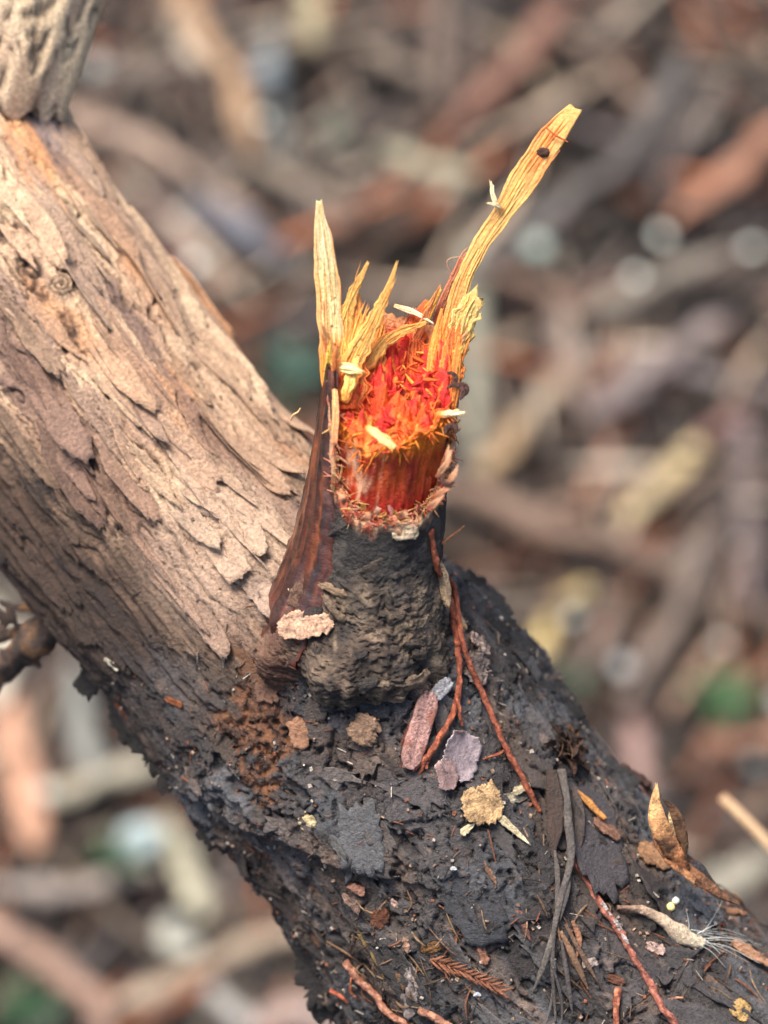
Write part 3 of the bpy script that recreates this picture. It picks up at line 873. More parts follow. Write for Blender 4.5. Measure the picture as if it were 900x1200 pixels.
qt = np.stack([X.ravel(), Fd.ravel(), 0 * X.ravel()], 1)
lump = 0.30 * fbm(qt * 3.0, 3, 150, 0.55) + 0.42 * np.abs(fbm(qt * 4.2 + 2, 2, 151)) + 0.20 * np.abs(fbm(qt * 9.0, 2, 156)) + 0.035 * fbm(qt * 19, 2, 152) - 0.10
lump = lump.reshape(X.shape) * ss(1.0, 0.9, RR) + 0.03
hole = -0.30 * np.exp(-((X - 0.12) ** 2 + (Fd + 0.12) ** 2) / 0.012)
Vt = stub_pt(brk(X, Fd) + lump + hole, PR, rx)
cw = mix(np.tile(lin(204, 84, 26), (len(qw), 1)), lin(150, 44, 20), ss(-0.15, 0.25, gw))
up = ((tw - 1.9) / 0.9).ravel()
cw = mix(cw, lin(206, 52, 34), ss(0.55, 0.05, up + 0.5 * gw))
cw = mix(cw, lin(228, 176, 136), ss(0.0, 0.22, fbm(qw * np.array([2.0, 0.8, 0.8]) + 4, 3, 142)) * ss(0.30, 0.55, np.cos(PW.ravel() - math.radians(128)) - 0.35) * 0.9)
cw = mix(cw, lin(240, 128, 30), ss(0.75, 1.05, up))
ct = mix(np.tile(lin(230, 56, 38), (len(qt), 1)), lin(242, 104, 36), ss(-0.05, 0.45, Fd.ravel() + 0.5 * fbm(qt * 3, 3, 153)))
ct = mix(ct, lin(214, 34, 30), ss(0.0, 0.3, fbm(qt * 4 + 3, 3, 154)) * 0.9)
ct = mix(ct, lin(248, 156, 62), ss(0.16, 0.38, fbm(qt * 7 + 9, 2, 155) + 0.22 * ss(0.2, 0.6, Fd.ravel())) * 0.8)
ct = mix(ct, lin(120, 20, 16), ss(-0.03, -0.2, (lump + hole).ravel()) * 0.8)
Vc = np.vstack([Vw.reshape(-1, 3), Vt.reshape(-1, 3)])
F1 = gridf(nw, CM, True)
rows = np.vstack([(nw - 1) * CM + np.arange(CM)[None], nw * CM + np.arange((nr - 1) * CM).reshape(nr - 1, CM)])
a = rows[:-1]; b = np.roll(rows, -1, 1)[:-1]; c2 = np.roll(rows, -1, 1)[1:]; d = rows[1:]
F2 = np.stack([a, b, c2, d], -1).reshape(-1, 4)
make('torn_wood', Vc, [F1, F2], M_WOOD, np.vstack([cw * 0.82, ct * 0.76]), 0.42, stub, label='pulpy red and orange broken wood inside the stub')


def shreds(n, fn, colf, name, seed, lenr=(0.06, 0.22), widr=(0.012, 0.035), spread=0.28, tip=0.15):
    """many tiny tapering fibres in one part"""
    r = np.random.default_rng(seed)
    Vv, Ff, Cc = [], [], []
    for k in range(n):
        p, d = fn(r)
        d = nrm(d + r.normal(0, spread, 3))
        L = r.uniform(*lenr); w = r.uniform(*widr)
        s = nrm(np.cross(d, r.normal(0, 1, 3))); u = np.cross(d, s)
        bnd = r.normal(0, 0.18) * L
        base_i = sum(len(v) for v in Vv)
        rows_ = []
        for i, (t, kx) in enumerate(((0, 1.0), (0.35, 1.15), (0.7, 0.5 + 0.5 * tip + 0.1), (1, tip))):
            cpt = p + d * (t * L) + s * bnd * t * t
            rows_ += [cpt + s * w * kx * 0.5, cpt + u * w * kx * 0.28, cpt - s * w * kx * 0.5, cpt - u * w * kx * 0.28]
        Vv.append(np.array(rows_))
        Ff.append(gridf(4, 4, True, off=base_i))
        Ff.append(np.array([[12, 13, 14, 15]]) + base_i)
        cbase = colf(r, p)
        Cc.append(np.tile(cbase, (16, 1)))
    return make(name, np.vstack(Vv), np.vstack(Ff), M_WOOD, np.vstack(Cc), 0.6, stub, kind='stuff')


def f_top(r):
    ph = r.uniform(-math.pi, math.pi); rad = 0.66 * math.sqrt(r.uniform(0, 1))
    x, f = rad * math.cos(ph), rad * math.sin(ph)
    p = STUB0 + STA * (brk(x, f) + 0.02) + STR * x + STF * f
    tl = r.uniform(0, 2 * math.pi)
    return p + STA * r.uniform(-0.06, 0.08), STA * (0.25 - 0.5 * math.sin(tl)) + STF * math.sin(tl) + STR * math.cos(tl)


def c_top(r, p):
    f = (p - STUB0) @ STF
    k = r.uniform()
    kk_ = k - 0.35 * f
    if kk_ < 0.5: return lin(226, 44, 34) * r.uniform(0.45, 0.9)
    if kk_ < 0.9: return lin(240, 104, 34) * r.uniform(0.55, 0.9)
    return lin(248, 160, 66) * 0.85


shreds(170, f_top, c_top, 'wood_fibres', 5, (0.05, 0.22), (0.012, 0.05), 0.5, 0.5)


def f_edge(r):
    ph = math.radians(r.uniform(15, 165)); x, f = 0.68 * math.cos(ph), 0.68 * math.sin(ph)
    p = STUB0 + STA * (brk(x, f) + r.uniform(-0.1, 0.04)) + STR * x + STF * f
    return p, STF * 0.8 * math.sin(ph) + STR * 0.8 * math.cos(ph) - STA * r.uniform(-0.3, 0.9)


shreds(130, f_edge, lambda r, p: lin(244, r.uniform(96, 158), r.uniform(30, 62)) * 0.85, 'wood_fibres', 6, (0.06, 0.24), (0.012, 0.04), 0.9, 0.4)


def f_lip(r):
    dg = r.uniform(-8, 150); ph = math.radians(dg)
    t = float(np.interp(dg, dgr, rim)) + r.uniform(-0.06, 0.05)
    rd_ = sleeve_r(t) - r.uniform(-0.02, 0.08)
    p = STUB0 + STA * t + STR * rd_ * math.cos(ph) + STF * rd_ * math.sin(ph)
    tg = STF * math.cos(ph) - STR * math.sin(ph)
    return p, (STF * math.sin(ph) + STR * math.cos(ph)) * r.uniform(-0.1, 0.35) + STA * r.uniform(-0.5, 0.5) + tg * r.normal(0, 1.0)


shreds(420, f_lip, lambda r, p: lin(r.uniform(206, 234), r.uniform(132, 170), r.uniform(92, 126)) * 0.8 if r.uniform() < 0.68 else lin(206, 78, 50) * 0.7, 'torn_lip_fibres', 8, (0.06, 0.2), (0.010, 0.032), 0.3, 0.4)
rq = np.random.default_rng(17)
for k in range(64):
    dg = rq.uniform(-12, 140); ph = math.radians(dg); t = float(np.interp(dg, dgr, rim)) + rq.uniform(-0.08, 0.04)
    od_ = STF * math.sin(ph) + STR * math.cos(ph); tg = STF * math.cos(ph) - STR * math.sin(ph)
    e1 = nrm(STA * rq.uniform(0.3, 1) + od_ * rq.uniform(-0.1, 0.6) + tg * rq.normal(0, 0.5)); nv = nrm(od_ + rq.normal(0, 0.4, 3)); nv = nrm(nv - e1 * (e1 @ nv))
    V, F, cc_ = slab(STUB0 + STA * t + od_ * (sleeve_r(t) - rq.uniform(0, 0.06)), e1, np.cross(nv, e1), nv, rq.uniform(0.12, 0.28), rq.uniform(0.025, 0.075), 0.010, lin(rq.uniform(190, 232), rq.uniform(116, 170), rq.uniform(76, 124)) * 0.8, 660 + k, curl=rq.normal(0, 0.03), bow=rq.normal(0, 0.03), rag=0.7, fib=0.03, n=16, mm=7)
    make('lip_shred', V, F, M_WOOD, cc_, 0.65, stub)


def splinter(path, rw, rt, c0, c1, seed, n=110, hint=(0.15, 0, 1), label=None, fib=0.35, rough=0.35, twist=0.0, name='splinter', rag=0.1, c2=None, K=None):
    """a torn strip: a thin core board with many parallel strands of wood that end at different lengths"""
    r = np.random.default_rng(seed)
    n = max(24, n // 2)
    C = spline(np.asarray(path, float), n)
    T = nrm(np.gradient(C, axis=0))
    Bv = nrm(np.cross(T, np.tile(np.asarray(hint, float), (n, 1)))); Nv = np.cross(Bv, T)
    t = np.linspace(0, 1, n)
    an_ = twist * t
    Bv, Nv = Bv * np.cos(an_)[:, None] + Nv * np.sin(an_)[:, None], Nv * np.cos(an_)[:, None] - Bv * np.sin(an_)[:, None]
    W_ = np.interp(t, np.linspace(0, 1, len(rw)), rw); T_ = np.interp(t, np.linspace(0, 1, len(rt)), rt)
    Lg = np.linalg.norm(np.diff(C, axis=0), axis=1).sum()
    if K is None: K = int(np.clip(W_.max() / 0.010, 5, 22))
    Vv, Ff, Cc, off = [], [], [], 0
    mseg = 6
    ph = np.linspace(0, 2 * math.pi, mseg, endpoint=False)
    tot = K + (2 * K) // 3
    for k in range(tot):
        xk = (k + 0.5) / K * 2 - 1 if k < K else r.uniform(-0.8, 0.8)
        e = 1.0 - r.uniform(0, 0.16) * (0.5 + abs(xk)) - (r.uniform(0.05, 0.55) if r.uniform() < 0.22 + (k >= K) * 0.4 else 0) * (1 if k >= K or abs(xk) > 0.3 else 0.3)
        st = 0.0 if k < K else r.uniform(0, 0.5)
        drift = 0.0 if k < K else r.normal(0, 1.1)
        ii = np.linspace(st, max(e, st + 0.15), n) * (n - 1)
        g = lambda A: np.stack([np.interp(ii, np.arange(n), A[:, j]) for j in range(3)], 1)
        tk = ii / (n - 1)
        w_ = np.interp(ii, np.arange(n), W_); h_ = np.interp(ii, np.arange(n), T_)
        wob_ = fbm(np.stack([tk * Lg * 2.2, 0 * tk + k * 3.7, 0 * tk + seed], 1), 2, seed)
        wob3 = fbm(np.stack([tk * Lg * 2.5, 0 * tk + k * 5.1, 0 * tk + seed + 7.7], 1), 2, seed + 1)
        wob4 = fbm(np.stack([tk * Lg * 9, 0 * tk + k * 2.3, 0 * tk + seed + 3.3], 1), 2, seed + 2)
        edge_ = fbm(np.stack([tk * Lg * (7.0 if rough > 0.5 else 2.5), 0 * tk + (9 if xk > 0 else 2), 0 * tk + seed], 1), 3, seed + 4) * 1.6
        zk = (r.uniform(0.1, 0.35) if k < K else r.uniform(0.3, 0.6)) * h_ + wob3 * h_ * 0.5
        cen = g(C) + g(Bv) * (xk * w_ * 0.9 * (1 + (0.6 if rough > 0.5 else 0.22) * edge_ * (abs(xk) > 0.5)) + wob_ * w_ * 0.05 + drift * W_.max() * np.clip(tk - st - 0.25, 0, 1))[:, None] + g(Nv) * zk[:, None]
        loc = np.linspace(0, 1, n)
        tip = 1 - 0.85 * ss(0.93, 1.0, loc)
        sw = w_ / K * r.uniform(1.1, 1.8) * tip * (1 + 0.2 * wob4); sh = np.minimum(h_ * r.uniform(0.4, 0.6), sw * 0.9) * tip
        Vk = cen[:, None] + g(Bv)[:, None] * (sw[:, None] * np.cos(ph)[None])[..., None] + g(Nv)[:, None] * (sh[:, None] * np.sin(ph)[None])[..., None]
        Vk = Vk.reshape(-1, 3)
        tq = np.repeat(tk, mseg)
        cc_ = mix(np.tile(c0, (len(Vk), 1)), c1, ss(0.0, 0.45, tq + 0.35 * fbm(Vk * 3, 2, seed)))
        if c2 is not None: cc_ = mix(cc_, c2, ss(0.6, 0.9, tq + 0.2 * fbm(Vk * 3, 2, seed)))
        cc_ = cc_ * r.uniform(0.84, 1.06) * (1 + 0.35 * np.repeat(wob4, mseg))[:, None]
        if r.uniform() < 0.25: cc_ = mix(cc_, c0, 0.5)
        Vv.append(Vk); Cc.append(cc_); Ff.append(gridf(n, mseg, True, off=off))
        Ff.append(np.array([[0, 1, 2, 3], [0, 3, 4, 5]])[:, ::-1] + off); Ff.append(np.array([[0, 1, 2, 3], [0, 3, 4, 5]]) + off + (n - 1) * mseg)
        off += len(Vk)
    V, F, tt_, _ = sweep(path, [x * 0.82 for x in rw], [x * 0.35 for x in rt], n, 16, hint, 0.1, 3.0, 0.1, seed, twist, 4.0, rag)
    cc_ = mix(np.tile(c0, (len(V), 1)), c1, ss(0.0, 0.45, tt_))
    Vv.append(V); Cc.append(cc_ * 0.8); 
    return make(name, np.vstack(Vv), [np.vstack(Ff)] + [f + off for f in F], M_WOOD, np.vstack(Cc), 0.6, stub, label=label)


YEL, PALE, ORG_ = lin(250, 210, 146), lin(252, 224, 172), lin(240, 140, 58)
splinter([P(390, 460, 1.15), P(388, 400, 1.15), P(384, 330, 1.25), P(377, 275, 1.35), P(374, 236, 1.42)], [0.13, 0.155, 0.16, 0.15, 0.115, 0.04], [0.06, 0.06, 0.05, 0.045, 0.035, 0.014], ORG_, YEL, 201, c2=PALE, label='pale yellow splinter standing at the left of the break')
splinter([P(398, 450, 1.1), P(400, 400, 1.1), P(412, 350, 1.15), P(431, 308, 1.2)], [0.12, 0.15, 0.11, 0.06, 0.02], [0.05, 0.05, 0.04, 0.02], ORG_, lin(240, 176, 92), 202, rough=0.6)
splinter([P(398, 470, 1.25), P(418, 415, 1.2), P(440, 372, 1.2), P(456, 335, 1.2), P(465, 308, 1.2)], [0.10, 0.15, 0.13, 0.09, 0.05, 0.015], [0.05, 0.05, 0.04, 0.03, 0.015], ORG_, lin(242, 176, 92), 203, rough=0.6)
splinter([P(420, 440, 1.1), P(455, 398, 0.95), P(500, 378, 0.85)], [0.07, 0.09, 0.07, 0.03], [0.04, 0.04, 0.03], ORG_, lin(242, 168, 84), 204, rough=0.6)
LS = splinter([P(520, 470, 0.75), P(526, 400, 0.8), P(541, 335, 0.85), P(563, 288, 0.9), P(592, 245, 0.95), P(628, 188, 1.0), P(655, 150, 1.02), P(674, 127, 1.04)],
              [0.16, 0.18, 0.15, 0.115, 0.10, 0.115, 0.15, 0.185, 0.18, 0.10], [0.07, 0.06, 0.05, 0.045, 0.04, 0.04, 0.04, 0.04, 0.035, 0.03], lin(238, 128, 50), lin(244, 182, 104), 205, n=190, c2=lin(230, 128, 64), label='long pale orange splinter jutting up to the right', twist=0.25)
splinter([P(505, 400, 0.55), P(520, 350, 0.62), P(541, 305, 0.7), P(556, 290, 0.72)], [0.04, 0.05, 0.04, 0.012], [0.025, 0.025, 0.02, 0.01], lin(150, 66, 44), lin(206, 120, 84), 206, rough=0.4)
splinter([P(530, 440, 0.85), P(538, 395, 0.9), P(548, 365, 0.95), P(560, 348, 0.98)], [0.10, 0.13, 0.17, 0.13], [0.06, 0.07, 0.08, 0.05], lin(240, 150, 60), lin(244, 196, 116), 207, rough=0.6, rag=0.25)
splinter([P(462, 358, 0.75), P(485, 366, 0.8), P(508, 379, 0.85)], [0.02, 0.035, 0.025, 0.01], [0.02, 0.02, 0.015], lin(240, 180, 120), lin(250, 222, 178), 208, n=50)
splinter([P(480, 480, 0.7), P(486, 400, 0.7), P(490, 372, 0.7), P(500, 352, 0.7)], [0.20, 0.19, 0.13, 0.03], [0.06, 0.06, 0.04, 0.02], lin(206, 50, 30), lin(232, 110, 50), 209, rough=0.6)
splinter([P(505, 470, 0.8), P(508, 420, 0.85), P(513, 385, 0.85), P(518, 362, 0.85)], [0.07, 0.075, 0.055, 0.02], [0.05, 0.05, 0.03], lin(214, 80, 36), lin(240, 150, 66), 210)
splinter([P(528, 480, 1.0), P(534, 430, 1.0), P(538, 395, 0.98)], [0.06, 0.075, 0.05, 0.02], [0.05, 0.05, 0.03], lin(206, 76, 30), lin(236, 140, 60), 211)
splinter([P(512, 486, 1.35), P(528, 485, 1.5), P(544, 484, 1.6)], [0.03, 0.04, 0.035, 0.02], [0.03, 0.03, 0.02], lin(240, 150, 70), PALE, 212, n=40)
splinter([P(430, 500, 1.75), P(446, 512, 1.9), P(463, 524, 1.95)], [0.03, 0.05, 0.06, 0.03], [0.03, 0.04, 0.03], lin(246, 150, 60), lin(250, 206, 130), 213, n=50, rough=0.6)
splinter([P(388, 428, 1.35), P(405, 431, 1.45), P(425, 436, 1.5)], [0.03, 0.05, 0.05, 0.02], [0.03, 0.04, 0.02], lin(246, 180, 80), lin(252, 220, 150), 214, n=50, rough=0.6)
splinter([P(392, 520, 1.55), P(393, 470, 1.45), P(390, 440, 1.35)], [0.03, 0.045, 0.04, 0.02], [0.03, 0.03, 0.02], lin(230, 140, 92), lin(240, 170, 110), 215, n=60)
splinter([P(404, 470, 1.45), P(412, 440, 1.42), P(420, 418, 1.35)], [0.03, 0.07, 0.06, 0.02], [0.03, 0.03, 0.02], lin(244, 150, 60), lin(248, 200, 110), 216, n=60, rough=0.6)
# torn orange tissue joining the splinters along the left of the rim
splinter([P(408, 480, 1.2), P(406, 420, 1.15), P(410, 380, 1.1), P(418, 345, 1.1)], [0.20, 0.25, 0.24, 0.17, 0.05], [0.05, 0.05, 0.04, 0.02], lin(226, 96, 40), lin(242, 158, 74), 251, rough=0.6)
splinter([P(430, 450, 1.0), P(436, 400, 0.9), P(446, 366, 0.9)], [0.16, 0.2, 0.15, 0.05], [0.05, 0.05, 0.03], lin(214, 70, 36), lin(240, 146, 66), 252, rough=0.6)
splinter([P(528, 470, 0.95), P(530, 410, 0.95), P(536, 372, 0.95)], [0.10, 0.14, 0.12, 0.05], [0.05, 0.05, 0.03], lin(200, 72, 34), lin(232, 130, 58), 253, rough=0.6)
# short torn ends round the back of the rim
rq = np.random.default_rng(91)
for k in range(18):
    dg = rq.uniform(-205, -5); ph = math.radians(dg)
    t0_ = 3.05 + 0.5 * rq.uniform() - 0.3 * math.sin(ph) * 0.5
    rr0 = rq.uniform(0.58, 0.74); L = rq.uniform(0.3, 0.75)
    a0_ = stub_pt(t0_, ph, rr0); dd = nrm(STA + STR * (0.25 * math.cos(ph) + rq.normal(0, 0.16)) + STF * rq.normal(0, 0.12))
    wq = rq.uniform(0.04, 0.11)
    splinter([a0_ - STA * 0.15, a0_ + dd * L * 0.5 + rq.normal(0, 0.02, 3), a0_ + dd * L], [wq, wq, wq * 0.75, wq * 0.2], [0.03, 0.03, 0.02], lin(222, 84, 40), lin(244, rq.uniform(140, 196), rq.uniform(64, 120)), 260 + k, n=50, rough=0.5)
# side slivers on the long splinter and its dark knot
splinter([P(586, 250, 1.0), P(578, 230, 1.05), P(575, 213, 1.08)], [0.02, 0.03, 0.015], [0.015, 0.02, 0.01], lin(240, 180, 110), PALE, 217, n=30, name='sliver')
splinter([P(590, 246, 1.0), P(580, 240, 1.08), P(572, 238, 1.1)], [0.02, 0.025, 0.012], [0.015, 0.015, 0.01], lin(236, 160, 90), PALE, 218, n=30, name='sliver')
splinter([P(640, 150, 1.08), P(650, 158, 1.09), P(665, 166, 1.07)], [0.008, 0.012, 0.008], [0.01, 0.012, 0.008], lin(190, 80, 40), lin(206, 96, 50), 219, n=24, name='sliver')
th_ = np.linspace(0, 2 * math.pi, 20, endpoint=False)
kr = 0.075 * (1 + 0.35 * fbm(np.stack([np.cos(th_) * 2, np.sin(th_) * 2, 0 * th_], 1), 2, 5))
kc = P(637, 178, 1.055)
V = np.vstack([kc + np.stack([kr * np.cos(th_), kr * 0.8 * np.sin(th_), 0 * th_ - 0.03], 1), kc + np.stack([0.7 * kr * np.cos(th_), 0.55 * kr * np.sin(th_), 0 * th_ + 0.012 + 0.02 * rng.normal(0, 0.5, 20)], 1), [kc + np.array([0, 0, -0.004])]])
k_ = np.arange(20)
make('knot', V, [gridf(2, 20, True), np.stack([20 + k_, 20 + (k_ + 1) % 20, np.full(20, 40)], 1)], M_BARK, lin(70, 40, 26), 0.6, stub, label='small dark knot near the tip of the long splinter')
# curled dark bark bits on the right rim of the stub
for (x, y, w, s_) in [(534, 462, 1.25, 0.10), (541, 458, 1.2, 0.07), (530, 505, 1.5, 0.07), (528, 445, 1.1, 0.07), (524, 560, 1.9, 0.07)]:
    a0 = rng.uniform(0, 6)
    pts = [P(x, y, w) + s_ * np.array([math.cos(a0 + t * 3.6) * (0.6 + t * 0.6), math.sin(a0 + t * 3.6) * (0.6 + t * 0.6), 0.2 * t]) for t in np.linspace(0, 1, 6)]
    V, F, tt_, _ = sweep(pts, [0.022, 0.032, 0.014], [0.012, 0.014, 0.008], 24, 10, (0, 0, 1), 0.3, 6, 0, int(x + y))
    make('bark_curl', V, F, M_BARK, colvar(V, lin(78, 44, 34), 0.3, 8, int(x)), 0.5, stub)
# splintered chips standing on the right corner of the lip
for k, (x, y, x2, y2, w) in enumerate([(512, 560, 530, 528, 1.75), (520, 575, 537, 545, 1.7), (505, 585, 531, 566, 1.8), (518, 548, 526, 522, 1.65), (500, 596, 520, 580, 1.85), (424, 610, 434, 600, 1.75), (404, 590, 396, 578, 1.65), (468, 606, 476, 598, 1.85)]):
    splinter([P(x, y, w), P((x + x2) / 2 + 2, (y + y2) / 2, w + 0.1), P(x2, y2, w + 0.05)], [0.02, 0.04, 0.03, 0.006], [0.008, 0.009, 0.005], lin(190, 90, 58), lin(216, 150, 108), 230 + k, n=40, rough=0.6, name='lip_splinter')

# ---- limb leaving the trunk at the top left, its bark sheath torn along the lower rim
lb = [P(-62, 195, -2.95), P(-24, 75, -2.68), P(30, -70, -2.75), P(110, -260, -3.1), list(np.array([-2.5, 14, -5.0])), list(np.array([-1.0, 24, -7.0]))]
LC = spline(np.array(lb), 240)
LT = nrm(np.gradient(LC, axis=0)); LB = nrm(np.cross(LT, np.array([0, 0, 1.0]))); LN = np.cross(LB, LT)
lm = 120
lph = np.linspace(0, 2 * math.pi, lm, endpoint=False)
LL = np.concatenate([[0], np.cumsum(np.linalg.norm(np.diff(LC, axis=0), axis=1))])
lrim = 0.95 + 0.5 * fbm(np.stack([np.cos(lph) * 1.3, np.sin(lph) * 1.3, 0 * lph], 1), 3, 301) + 0.15 * fbm(np.stack([np.cos(lph) * 6, np.sin(lph) * 6, 0 * lph], 1), 2, 302)
us = np.linspace(0, 1, 240) ** 1.6
sl_ = lrim[None] + us[:, None] * (LL[-1] - lrim[None])
PHl = np.broadcast_to(lph[None], sl_.shape)
Lc = np.stack([np.interp(sl_, LL, LC[:, k]) for k in range(3)], -1)
Lb_ = nrm(np.stack([np.interp(sl_, LL, LB[:, k]) for k in range(3)], -1)); Ln_ = nrm(np.stack([np.interp(sl_, LL, LN[:, k]) for k in range(3)], -1))
ql = np.stack([sl_, np.cos(PHl) * 1.0, np.sin(PHl) * 1.0], -1).reshape(-1, 3)
lf = fbm(ql * np.array([0.14, 1.5, 1.5]) + 0.15 * fbm(ql * 1.4, 2, 303)[:, None], 3, 305)
lt_, lfr, _ = terr(lf + 0.03 * fbm(ql * np.array([3, 7, 7]), 2, 306), 6, 0.10)
lr = np.interp(sl_, [0, 1.5, 3, 8, 40], [1.27, 1.27, 1.22, 1.0, 0.5]) + (lt_ * 0.16 - 0.06 * np.exp(-((lfr - 0.86) / 0.05) ** 2) + 0.012 * fbm(ql * np.array([1.5, 5, 5]), 3, 307)).reshape(sl_.shape)
Vl = Lc + Lb_ * (lr * np.cos(PHl))[..., None] + Ln_ * (lr * np.sin(PHl))[..., None]
Vli = Lc[:14] + (Lb_[:14] * ((lr[:14] - 0.10) * np.cos(PHl[:14]))[..., None] + Ln_[:14] * ((lr[:14] - 0.10) * np.sin(PHl[:14]))[..., None])
cL = mix(np.tile(lin(226, 194, 158), (len(ql), 1)), lin(196, 158, 126), ss(-0.1, 0.25, fbm(ql * np.array([0.4, 1.8, 1.8]), 3, 308)))
cL = mix(cL, lin(238, 208, 166), ss(0.0, 0.3, fbm(ql * np.array([0.7, 2.2, 2.2]) + 5, 3, 309)) * 0.8)
cL = mix(cL, lin(206, 146, 104), ss(0.1, 0.35, fbm(ql * np.array([0.5, 1.4, 1.4]) + 15, 3, 310)) * 0.6)
cL = mix(cL, lin(96, 72, 56), np.exp(-((lfr - 0.86) / 0.05) ** 2) * 0.8)
o = 240 * lm
kk = np.arange(lm)
make('limb', np.vstack([Vl.reshape(-1, 3), Vli.reshape(-1, 3)]), [gridf(240, lm, True), gridf(14, lm, True, off=o, flip=True), np.stack([kk, (kk + 1) % lm, o + (kk + 1) % lm, o + kk], 1)],
     M_BARK, np.vstack([cL, cL[:14 * lm] * 0.7]), 0.78, tree, label='pale side limb at the top left with a torn lower rim of bark')
# ---- broken dark twig behind the trunk at the lower left
tw0 = on_trunk(52, 735)[0] + np.array([0.15, 0.1, -0.5])
for k, (pts, rw) in enumerate([
        ([tw0, P(40, 752, -2.2), P(18, 772, -2.6), P(-12, 800, -3.0), P(-50, 850, -3.4)], [0.22, 0.2, 0.16, 0.15, 0.13]),
        ([tw0, P(42, 735, -2.2), P(20, 742, -2.5), P(-14, 748, -2.8), P(-60, 740, -3.2)], [0.15, 0.10, 0.07, 0.08, 0.07]),
        ([tw0, P(36, 712, -2.1), P(16, 712, -2.3), P(-6, 704, -2.6)], [0.12, 0.06, 0.05, 0.02])]):
    V, F, tt_, _ = sweep(pts, rw, [r * 0.8 for r in rw], 60, 16, (0, 0, 1), 0.7, 5, 0.2, 340 + k)
    make('dead_twig', V, F, M_BARK, colvar(V, lin(66, 52, 44), 0.35, 5, k, lin(150, 108, 72)), 0.7, tree)
for k in range(7):
    pa = P(rng.uniform(0, 52), rng.uniform(715, 790), -2.3)
    dd = rng.normal(0, 1, 3); dd[2] *= 0.4; dd = nrm(dd) * rng.uniform(0.1, 0.22)
    V, F, tt_, _ = sweep([pa - dd, pa + rng.normal(0, 0.02, 3), pa + dd], [0.02, 0.07, 0.03], 0.015, 16, 10, (0, 0, 1), 0.6, 8, 0, 350 + k)
    make('bark_scrap', V, F, M_BARK, colvar(V, lin(70, 52, 42), 0.35, 5, k), 0.7, tree)

# ================================================================== LOOSE BITS LYING ON THE TRUNK
def frame_at(x, y, ang, tilt=0.0):
    p, nv, _ = on_trunk(x, y)
    ar = math.radians(ang)
    e1 = np.array([math.cos(ar), math.sin(ar), 0.0])
    e1 = nrm(e1 - nv * (e1 @ nv))
    e2 = np.cross(nv, e1)
    if tilt:
        ct_, st_ = math.cos(tilt), math.sin(tilt)
        e1, nv = e1 * ct_ + nv * st_, nv * ct_ - e1 * st_
    return p, e1, e2, nv


def chip(name, x, y, lpx, wpx, ang, colr, label, cat, seed, th=0.025, lift=0.02, tilt=0.0, mat=None, group=None, rough=0.7, **kw):
    p, e1, e2, nv = frame_at(x, y, ang, tilt)
    V, F, cc_ = slab(p + nv * lift, e1, e2, nv, lpx / 100, wpx / 100, th, colr, seed, **kw)
    return make(name, V, F, mat or M_CHIP, cc_, rough, label=label, cat=cat, group=group)


def surf_path(pts, lift):
    out = []
    for q_ in pts:
        p, nv, _ = on_trunk(q_[0], q_[1])
        out.append(p + nv * (lift + (q_[2] if len(q_) > 2 else 0)))
    return out


# dried cedar sprig hanging from the stub's right side
sp = empty('conifer_sprig', P(520, 700, 1.0), 'dry red-brown conifer sprig hanging from the stub down the dark bark', 'twig')
TW, TW2 = lin(168, 92, 62), lin(110, 50, 34)


def scaly(path, r0, r1, name, parent, seed, c0=TW, c1=TW2, n=90, amp=0.35, label=None):
    V, F, tt_, qq = sweep(path, [r0, r0 * 0.95, r1], [r0, r0 * 0.95, r1], n, 14, (0, 0, 1), 0.3, 9, 0, seed)
    C = spline(np.asarray(path), n)
    Lg = np.linalg.norm(np.diff(C, axis=0), axis=1).sum()
    # overlapping scale leaves: swellings alternating along the twig
    ang = np.tile(np.linspace(0, 2 * math.pi, 14, endpoint=False), n)
    tq = np.repeat(np.linspace(0, 1, n), 14)
    sw = np.clip(np.sin(tq * Lg / 0.11 * math.pi + np.where(np.cos(ang) > 0, 0, math.pi) ), 0, 1) * amp
    Cr = np.repeat(C, 14, 0)
    V[:-2] = Cr + (V[:-2] - Cr) * (0.9 + 0.28 * sw + 0.35 * fbm(V[:-2] * 16, 2, seed) + 0.5 * fbm(V[:-2] * 3.5, 2, seed + 2))[:, None]
    cc_ = mix(colvar(V, c0, 0.25, 8, seed), c1, np.concatenate([ss(0.2, 0, sw) * 0.7, [0, 0]]))
    return make(name, V, F, M_TWIG, cc_, 0.6, parent, label=label)


top0 = stub_pt(1.75, math.radians(38), 0.80)
top1 = stub_pt(1.2, math.radians(28), 0.92)
main = [top0, top1] + surf_path([(514, 690, 0.12), (522, 730, 0.10), (531, 762, 0.08)], 0.05)
scaly(main, 0.04, 0.042, 'stem', sp, 401)
scaly([main[1]] + surf_path([(519, 700, 0.16), (530, 745, 0.12), (541, 775, 0.10), (560, 812, 0.05), (585, 870, 0.04), (610, 915, 0.03), (631, 954, 0.01)], 0.05), 0.034, 0.036, 'stem', sp, 402)
scaly(surf_path([(530, 760, 0.08), (533, 800, 0.06), (529, 832, 0.06), (512, 866, 0.05), (499, 890, 0.04)], 0.05), 0.036, 0.042, 'side_shoot', sp, 403)
scaly(surf_path([(532, 812, 0.06), (536, 834, 0.05), (538, 850, 0.03)], 0.05), 0.026, 0.018, 'side_shoot', sp, 404, n=30)
scaly(surf_path([(590, 878, 0.04), (578, 886, 0.04), (564, 889, 0.03)], 0.05), 0.02, 0.012, 'side_shoot', sp, 405, n=30)
for k, (x, y) in enumerate([(482, 907), (490, 909), (499, 903)]):
    scaly(surf_path([(500, 885, 0.05), ((x + 499) / 2, 896, 0.05), (x, y, 0.02)], 0.05), 0.035, 0.02, 'side_shoot', sp, 406 + k, n=24)
